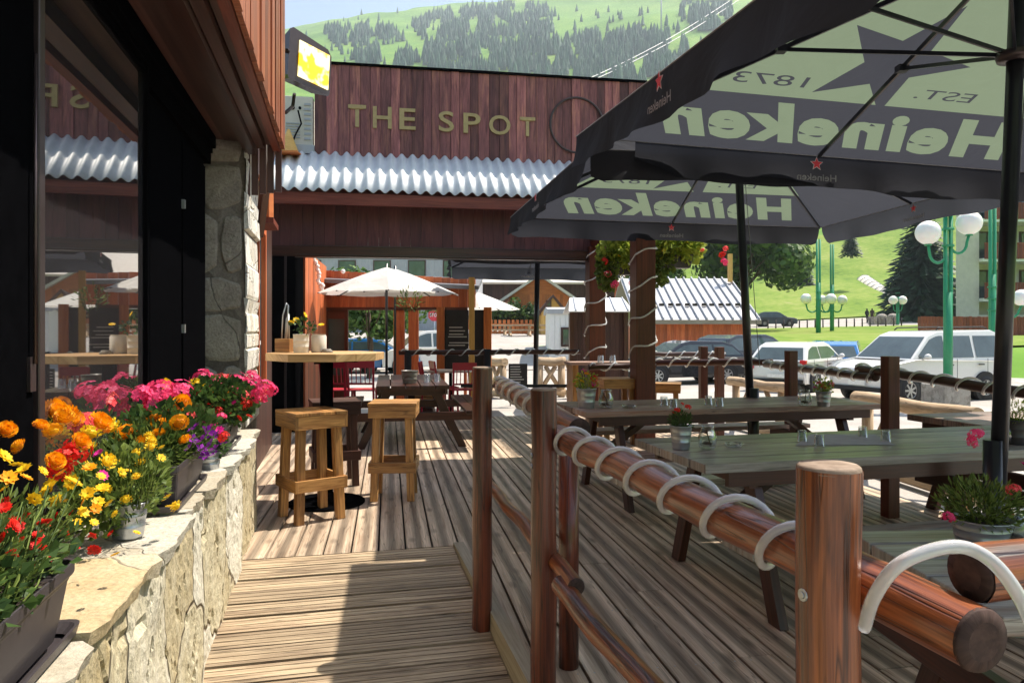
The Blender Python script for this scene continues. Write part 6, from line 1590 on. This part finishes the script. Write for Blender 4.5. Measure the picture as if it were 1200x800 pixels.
# white parasols
def whiteparasol(label,px_,d,r,ze,zt_,zb=-0.41,n=8,rot=0.2):
    x=(px_-600)/FPX*d; t=thing('white_parasol',label,'parasol',(x,d,zb),0,'white round parasols beyond the pavilion')
    vs=[(0,0,zt_-zb)]; fs=[]; k=4
    for j in range(1,k+1):
        for i in range(n*4):
            a=rot+2*math.pi*i/(n*4); fr=j/k; sag=1-0.035*abs(math.sin(n*(a-rot)/2))*fr; zz=zt_-(zt_-ze)*fr**1.12-0.05*abs(math.sin(n*(a-rot)/2))*fr*(1 if j<k else 0.4)
            vs.append((math.cos(a)*r*fr*sag,math.sin(a)*r*fr*sag,zz-zb))
    m=n*4
    for i in range(m): fs.append((0,1+i,1+(i+1)%m))
    for j in range(k-1):
        for i in range(m): fs.append((1+j*m+i,1+(j+1)*m+i,1+(j+1)*m+(i+1)%m,1+j*m+(i+1)%m))
    mb=MB(); mb.add(vs,fs,None,False,0.5); mb.build('canopy','canvas',t,world=False)
    mb=MB(); mb.cyl((0,0,0),(0,0,zt_-zb+0.06),0.024,n=10); mb.build('pole','pole',t,world=False)
    for i in range(n):
        a=rot+2*math.pi*i/n; mb=MB(); mb.beam((0,0,zt_-zb-0.04),(math.cos(a)*r,math.sin(a)*r,ze-zb-0.01),0.012,0.02); mb.build('rib','pole',t,world=False)
    mb=MB(); mb.lathe([(0.26,0),(0.26,0.05),(0.04,0.08),(0.035,0.35)],(0,0,0),16); mb.build('foot','concrete',t,world=False)
    return t
whiteparasol('largest white parasol, in front of the red kiosk',453,13.0,1.20,2.05,2.52)
whiteparasol('white parasol half hidden behind the largest one',463,14.6,1.32,2.10,2.62,rot=0.5)
whiteparasol('smaller white parasol in front of the chalkboards',553,16.3,1.10,1.86,2.28)
# chalkboards between orange posts
CB=thing('chalkboard_stand','tall chalkboards between orange wooden posts under the small white parasol','menu board',Pg(545,14.2))
def fb(mb,pxa,pxb,ya,yb,d,th=0.03): 
    a=P(pxa,ya,d);b=P(pxb,yb,d); xbox(mb,min(a.x,b.x),max(a.x,b.x),d-th/2,d+th/2,min(a.z,b.z),max(a.z,b.z))
for a_,b_ in ((512,521),(567,576)): 
    mb=MB(); fb(mb,a_,b_,360,492,14.2,0.14); mb.build('post','yellowwood' if False else 'orange',CB)
mb=MB(); fb(mb,521,549,363,436,14.22); mb.build('board','chalk',CB); mb=MB(); fb(mb,556,567,363,436,14.22); mb.build('board','chalk',CB)
mb=MB()
for i,(yy,l) in enumerate(((383,17),(387,20),(391,18),(394,22),(401,24),(404,20))):
    fb(mb,525+R.uniform(0,2),525+l,yy,yy+1.1,14.19,0.004)
mb.build('chalk_writing','chalkink',CB)
mb=MB(); fb(mb,549.5,556,325,470,13.9,0.09); tag(mb.build('wooden_pole','yellowwood'),'pale yellow wooden pole in front of the chalkboards','pole')
AB=thing('chalkboard_sign','small tilted black chalkboard on the plaza by the log barriers','menu board',Pg(607,17))
mb=MB(); fb(mb,596,618,426,451,17.0); mb.build('board','chalk',AB)
mb=MB()
for i in range(7): fb(mb,598,598+R.uniform(10,17),429+i*3,430+i*3,16.97,0.004)
mb.build('chalk_writing','chalkink',AB)
mb=MB(); a=P(598,451,17);b=P(616,451,17); mb.beam((a.x,17.02,0.1),(a.x,17.2,-0.41),0.03,0.03); mb.beam((b.x,17.02,0.1),(b.x,17.2,-0.41),0.03,0.03); mb.build('legs','darkwood',AB)
# stop sign
q=P(509,369,40); SS=thing('stop_sign','small red octagonal stop sign left of the chalkboards','road sign',(q.x,q.y,-0.4))
mb=MB(); pts=[(q.x+0.36*math.cos(rad(22.5+45*i)),q.y,q.z+0.36*math.sin(rad(22.5+45*i))) for i in range(8)]; mb.slabpoly(pts[::-1],(0,1,0),0.02); mb.build('sign_face','printred',SS)
mb=MB(); put_text(mb,'STOP',0.5,0.2,(q.x-0.25,q.y-0.012,q.z-0.1),(1,0,0),(0,0,1)); mb.build('lettering','printwhite',SS)
mb=MB(); mb.cyl((q.x,q.y+0.05,terr(q.x,q.y)),(q.x,q.y+0.05,q.z),0.03); mb.build('pole','bucket',SS)
# red metal chairs
def chair(label,px_,d,rz,zf=0.0):
    x=(px_-600)/FPX*d; t=thing('metal_chair',label,'chair',(x,d,zf),rz,'raspberry red metal chairs')
    mb=MB(); mb.box(0,0,0.50,0.40,0.40,0.02); mb.build('seat','redmetal',t,world=False,bevel=0.006)
    for sx in (-1,1):
        mb=MB(); mb.beam((sx*0.19,-0.18,0.0),(sx*0.18,-0.17,0.49),0.03,0.03,up=(1,0,0)); mb.build('leg','redmetal',t,world=False)
        mb=MB(); mb.beam((sx*0.20,0.20,0.0),(sx*0.18,0.18,0.52),0.03,0.03,up=(1,0,0)); mb.beam((sx*0.18,0.18,0.52),(sx*0.19,0.25,0.96),0.03,0.03,up=(1,0,0)); mb.build('leg','redmetal',t,world=False)
    mb=MB(); mb.box(0,0.243,0.90,0.36,0.02,0.13); mb.box(0,0.20,0.60,0.36,0.02,0.03)
    for k in range(5): mb.beam((-0.13+k*0.065,0.20,0.60),(-0.13+k*0.065,0.24,0.85),0.022,0.012,up=(1,0,0))
    mb.build('backrest','redmetal',t,world=False); return t
for px_,d,rz,lb in ((397,10.9,rad(170),'red metal chair just right of the bar table column'),(425,10.9,rad(184),'red metal chair left of the big white parasol pole'),(509,12.6,rad(90),'red metal chair side on, at the left of the cream table beyond the rail'),(522,12.9,rad(110),'red metal chair second from the left beyond the rail'),(541,12.4,rad(196),'red metal chair with slatted back nearest the wooden pole')):
    chair(lb,px_,d,rz,0.0 if d<11.5 else -0.12)
t=thing('cafe_table','pale cafe table between the red metal chairs beyond the rail','table',P(528,386,13.0)-Vector((0,0,1.6)))
mb=MB(); q=P(528,386,13.0); mb.box(q.x,13.0,0.66,0.75,0.7,0.03); mb.build('tabletop','cream',t); mb=MB(); mb.cyl((q.x,13,-0.41),(q.x,13,0.65),0.03); mb.build('column','black',t)
t=thing('pallet_crate','yellow pallet wood box beside the red chairs','crate',P(496,386,12.9)-Vector((0,0,1.6)))
q=P(496,386,12.9); mb=MB()
for k in range(3): mb.box(q.x,12.9,0.13+k*0.18,0.42,0.4,0.165)
mb.build('boards','bartop',t)
mb=MB(); mb.box(q.x,12.9,-0.2,0.38,0.36,0.44); mb.build('base','brownhut',t)
# raised plinth where those stand
mb=MB(); mb.box(P(525,386,12.9).x,12.95,-0.27,2.0,1.6,0.28,DA); mb.build('terrace_plinth','plaza',kind='structure')
# pallet stools in the shade of the pavilion
stool('pallet wood stool between the two thick pavilion posts',P(722,386,9.0).x,9.0,rad(8),s=0.42,h=0.80)
stool('pallet wood stool right of the nearer thick post',P(779,386,9.3).x,9.3,rad(-14),s=0.40,h=0.72)
t=thing('pallet_counter','high pallet wood counter with glasses between the thick pavilion posts','counter',P(715,386,10.2)-Vector((0,0,1.4)))
q=P(712,386,10.2); mb=MB(); mb.box(q.x,10.2,0.93,1.15,0.40,0.04,DA); mb.build('top','tabletop',t)
for sx in (-1,1):
    mb=MB(); mb.box(q.x+sx*0.5,10.2+sx*0.08,0.46,0.08,0.34,0.90,DA); mb.build('leg','pallet',t)
for i,px_ in enumerate((704,718)): tumbler('upturned glass on the pallet counter, '+('left one' if i==0 else 'right one'),px_,425,0.045,0.10,z=0.955)
t=thing('round_table','small pale yellow eight sided table behind the green picnic table','table',P(1148,386,6.3)-Vector((0,0,1.81)))
q=P(1150,386,6.3); mb=MB(); mb.prism([(q.x+0.31*math.cos(rad(22.5+45*i)),q.y+0.31*math.sin(rad(22.5+45*i))) for i in range(8)],0.50,0.55); mb.build('tabletop','bartop',t,bevel=0.004)
mb=MB(); mb.beam((q.x-0.3,q.y-0.1,-0.41),(q.x+0.1,q.y+0.05,0.50),0.06,0.06); mb.beam((q.x+0.3,q.y-0.1,-0.41),(q.x-0.1,q.y+0.05,0.50),0.06,0.06); mb.build('crossed_legs','pallet',t)
# log barriers and far benches
def barrier(label,a,b,h=0.95,r=0.10,zg=-0.41,grp='log barriers around the car park'):
    a=Vector((a.x,a.y,zg+h));b=Vector((b.x,b.y,zg+h)); t=thing('log_barrier',label,'barrier',(a.x,a.y,zg),0,grp); d=(b-a).normalized()
    mb=MB(); n=8; mb.tube([a.lerp(b,i/n)+Vector((0,0,0.01*math.sin(i))) for i in range(n+1)],[r*(1+0.05*math.sin(i*2)) for i in range(n+1)],16,wob=0.08); mb.build('top_log','log',t)
    L=(b-a).length; k=max(2,int(L/1.6)+1)
    for i in range(k):
        q=a.lerp(b,(0.12+0.76*i/(k-1))); mb=MB(); mb.cyl(Vector((q.x,q.y,zg-0.05)),Vector((q.x,q.y,zg+h-r*0.8)),r*0.8,n=12); mb.build('post','log',t)
        for s in (-1,1):
            e=q+d*s*0.45
            if (e-a).dot(d)<0 or (e-b).dot(d)>0: continue
            mb=MB(); mb.cyl(Vector((e.x,e.y,zg+h-r)),Vector((q.x,q.y,zg+0.15)),r*0.5,n=10); mb.build('brace','log',t)
    mb=MB(); lo=Vector((0,0,-h+r*1.2)); mb.tube([a+lo,b+lo],r*0.9,12); mb.build('low_log','log',t)
    return t
barrier('long peeled log barrier in front of the white van and concrete block',P(1003,386,9.4),P(1146,386,7.3),0.93,0.085)
barrier('peeled log barrier below the black car between the parasol pole and square post',P(855,386,13.4),P(926,386,11.6),0.86,0.085)
barrier('peeled log barrier left of the small chalkboard sign',P(572,386,19.5),P(592,386,18.9),0.95,0.11)
barrier('peeled log barrier right of the small chalkboard sign',P(628,386,19.3),P(662,386,19.5),0.95,0.12)
barrier('short peeled log barrier at the foot of the small hut',P(664,386,19.0),P(700,386,19.2),0.9,0.11)
for px_,d,lb in ((581,48,'distant log picnic bench, leftmost on the bright plaza'),(609,45,'distant log picnic bench, middle one on the bright plaza'),(638,47,'distant log picnic bench at the right behind the parasol pole')):
    q=Pg(px_,d); t=thing('log_bench',lb,'picnic table',q,0.1,'distant log picnic benches'); mb=MB(); mb.box(0,0,0.72,1.6,0.7,0.10); mb.build('top','log',t,world=False)
    for s in (-1,1):
        mb=MB(); mb.box(0,s*0.7,0.42,1.6,0.25,0.10); mb.build('seat','log',t,world=False)
        mb=MB(); mb.beam((s*0.6,-0.7,0),(s*0.6,0.3,0.7),0.12,0.12,up=(1,0,0)); mb.beam((s*0.6,0.7,0),(s*0.6,-0.3,0.7),0.12,0.12,up=(1,0,0)); mb.build('cross_legs','log',t,world=False)
# orange chalet, fence, wooden houses behind
OF=thing('orange_fence','orange board fence across the far side of the bright plaza','fence',Pg(600,56))
mb=MB(); x=P(548,386,56).x
while x<P(628,386,56).x: xbox(mb,x,x+0.22,56,56.05,0.7,2.15); x+=0.34
mb.build('boards','orange',OF); mb=MB(); xbox(mb,P(548,386,56).x,P(628,386,56).x,56.06,56.14,1.1,1.25); xbox(mb,P(548,386,56).x,P(628,386,56).x,56.06,56.14,1.7,1.85); mb.build('rails','orange',OF)
def house(name,label,pxa,pxb,d,dep,zw,zr,wallm,roofm,wins=(),ridge='x',over=0.6,cat='house',grp=None,base=None):
    a=(pxa-600)/FPX*d; b=(pxb-600)/FPX*d; zb=(terr((a+b)/2,d)-0.6 if d>33 else -0.41) if base is None else base
    t=thing(name,label,cat,((a+b)/2,d,zb),0,grp); mb=MB(); x=a
    while x<b: xbox(mb,x,min(x+0.24,b),d,d+0.06,zb,zw); x+=0.25
    xbox(mb,a,b,d+0.06,d+dep,zb,zw); 
    if ridge=='y': mb.add([(a,d,zw),(b,d,zw),((a+b)/2,d,zr),(a,d+dep,zw),(b,d+dep,zw),((a+b)/2,d+dep,zr)],[(0,1,2),(3,5,4)])
    mb.build('wall',wallm,t); mb=MB(); o=over
    if ridge=='x': vs=[(a-o,d-o,zw),(b+o,d-o,zw),(b+o,d+dep/2,zr),(a-o,d+dep/2,zr),(b+o,d+dep+o,zw),(a-o,d+dep+o,zw)]; mb.add(vs,[(0,1,2,3),(3,2,4,5)])
    else: c_=(a+b)/2; sl=(zr-zw)/((b-a)/2); vs=[(a-o,d-o,zw-sl*o),(c_,d-o,zr),(c_,d+dep+o,zr),(a-o,d+dep+o,zw-sl*o),(b+o,d-o,zw-sl*o),(b+o,d+dep+o,zw-sl*o)]; mb.add(vs,[(0,1,2,3),(1,4,5,2)])
    r_=mb.build('roof',roofm,t); s=r_.modifiers.new('t','SOLIDIFY'); s.thickness=0.22; s.offset=-1
    for (wx,wz,ww,wh,kind) in wins:
        X=a+(b-a)*wx; f=MB(); xbox(f,X,X+ww,d-0.08,d-0.01,wz,wz+wh); fo=f.build('balcony' if kind=='b' else 'window','bartop' if kind=='b' else 'brownhut',t)
        if kind!='b': g=MB(); xbox(g,X+0.1,X+ww-0.1,d-0.1,d-0.085,wz+0.1,wz+wh-0.1); g.build('pane','carglass',fo)
    return t
house('orange_chalet','orange chalet with a low gable behind the third parasol pole',596,668,60,9,4.3,6.0,'orange','cream',[(0.15,1.8,1.0,1.0,'w')],'y',0.9,'chalet')
house('yellow_shed','yellow boarded shed right of the orange chalet',634,662,52,5,2.9,3.9,'yellowwood','brownhut',[(0.2,3.0,0.4,0.5,'w')],'y',0.3,'shed')
house('white_cabin','white walled cabin beside the yellow shed',644,668,34,4,2.35,2.5,'white','greywall',[(0.55,0.6,0.5,0.9,'w')],'x',0.1,'cabin',base=-0.41)
house('long_wood_house','long brown wooden house with pale gutter behind the orange chalet',520,720,78,12,6.4,9.5,'brownhut','cream',[(0.1,3,1.2,1.4,'w'),(0.3,3,1.2,1.4,'w'),(0.7,3,1.2,1.4,'w')],'x',1.2)
bl=[(0.03+0.19*i,4.8,3.2,1.1,'b') for i in range(5)]+[(0.03+0.19*i,7.9,3.2,1.1,'b') for i in range(5)]+[(0.05+0.19*i,6.0,1.6,1.7,'w') for i in range(5)]+[(0.05+0.19*i,9.1,1.6,1.7,'w') for i in range(5)]
house('balcony_block','grey block with wooden balconies high behind the red kiosk',345,560,66,14,12,15,'greywall','slate',bl,'x',1.0,'building')
house('brown_chalet','brown chalet with red gable between the two thick posts',664,760,88,12,6.8,11,'redwood','brownhut',[(0.2,3.4,1.4,1.4,'w'),(0.6,3.4,1.4,1.4,'w')],'y',1.0,'chalet')
# hanging baskets
def basket(label,px_,py_,d,w,blooms,n):
    q=P(px_,py_,d); t=thing('hanging_basket',label,'flower basket',q,0,'flower baskets hanging by the pavilion posts')
    mb=MB(); mb.add([q+Vector(v) for v in ((-w*.42,-.09,-.12),(w*.42,-.09,-.12),(w*.42,.09,-.12),(-w*.42,.09,-.12),(-w*.5,-.11,.06),(w*.5,-.11,.06),(w*.5,.11,.06),(-w*.5,.11,.06))],[(3,2,1,0),(0,1,5,4),(1,2,6,5),(2,3,7,6),(3,0,4,7),(4,5,6,7)]); mb.build('box','trough',t,bevel=0.01)
    mb=MB(); 
    for s in (-1,1): mb.tube([q+Vector((s*w*.45,0,0.05)),q+Vector((s*w*.2,0,0.55)),q+Vector((0,0,0.9))],0.004,5)
    mb.build('hanger','frame',t)
    f,s_=foliage(n,q+Vector((0,-0.02,0.16)),(w*0.85,0.20,0.22),0.075,20,q,shape='round',up=-0.1); f.build('foliage','leafy',t)
    f2,_=foliage(n//2,q+Vector((-w*0.5,-0.02,-0.05)),(w*0.35,0.16,0.28),0.07,0,q,shape='round',up=-0.4); f2.build('trailing_foliage','leaf',t)
    for (dx,dz,k,r) in blooms: blossom(t,k,q+Vector((dx,-0.2,dz)),r)
basket('flower box with yellow green leaves hanging right of the nearer thick post',792,304,9.6,0.42,[(0.58,-0.05,'gpink',0.055),(0.56,0.04,'gred',0.05),(0.60,0.12,'gcoral',0.04),(-0.2,0.1,'yel',0.03),(0.3,0.1,'gcoral',0.03),(0.1,0.2,'yel',0.03)],900)
basket('flower box with red blossoms hanging between the two thick posts',727,312,9.9,0.36,[(-0.24,0.05,'gred',0.055),(-0.2,-0.12,'gcoral',0.05),(-0.1,-0.26,'gpink',0.06),(0.12,-0.25,'gcoral',0.045),(-0.05,0.12,'yel',0.03),(0.2,0.12,'yel',0.03)],800)
HAZE=0.00034
# ================================================================ CAMERA, LIGHT
cam=bpy.data.cameras.new('camera'); co=bpy.data.objects.new('camera',cam); col.objects.link(co); sc.camera=co
co.location=(0,0,CAMH); co.rotation_euler=(rad(90),0,0); cam.sensor_width=36; cam.lens=FPX/1200*36; cam.shift_y=-14/1200.0; cam.clip_start=0.05; cam.clip_end=6000
sv=Vector((1.42,0.84,2.78)).normalized()
sun=bpy.data.lights.new('sun','SUN'); so=bpy.data.objects.new('sun',sun); col.objects.link(so); sun.energy=5.0; sun.angle=rad(0.53); sun.color=(1.0,0.91,0.79)
so.rotation_euler=(-sv).to_track_quat('-Z','Y').to_euler()
w=bpy.data.worlds.new('World'); sc.world=w; w.use_nodes=True; nt=w.node_tree
sky=nt.nodes.new('ShaderNodeTexSky'); sky.sky_type='NISHITA'; sky.sun_disc=False; sky.sun_elevation=math.asin(sv.z); sky.sun_rotation=math.atan2(sv.x,sv.y); sky.air_density=1.0; sky.dust_density=1.0
nt.links.new(sky.outputs[0],nt.nodes['Background'].inputs[0]); nt.nodes['Background'].inputs[1].default_value=0.12
sc.view_settings.view_transform='Standard'; sc.view_settings.look='None'; sc.view_settings.exposure=1.0; sc.view_settings.gamma=1.0
sc.cycles.use_denoising=True
sc.cycles.max_bounces=8; sc.cycles.transparent_max_bounces=16

# ---- the mountain air
mb=MB(); mb.obox((0,900,350),(2100,0,0),(0,1900,0),(0,0,390)); hz=bpy.data.materials.new('mountain_air'); hz.use_nodes=True; nt=hz.node_tree
for n_ in list(nt.nodes):
    if n_.type!='OUTPUT_MATERIAL': nt.nodes.remove(n_)
pv=nt.nodes.new('ShaderNodeVolumePrincipled'); pv.inputs['Color'].default_value=(0.82,0.93,1.0,1); pv.inputs['Density'].default_value=HAZE; pv.inputs['Anisotropy'].default_value=0.3
nt.links.new(pv.outputs[0],nt.nodes['Material Output'].inputs['Volume']) if 'Material Output' in nt.nodes else None
mb.build('haze',hz,kind='stuff')
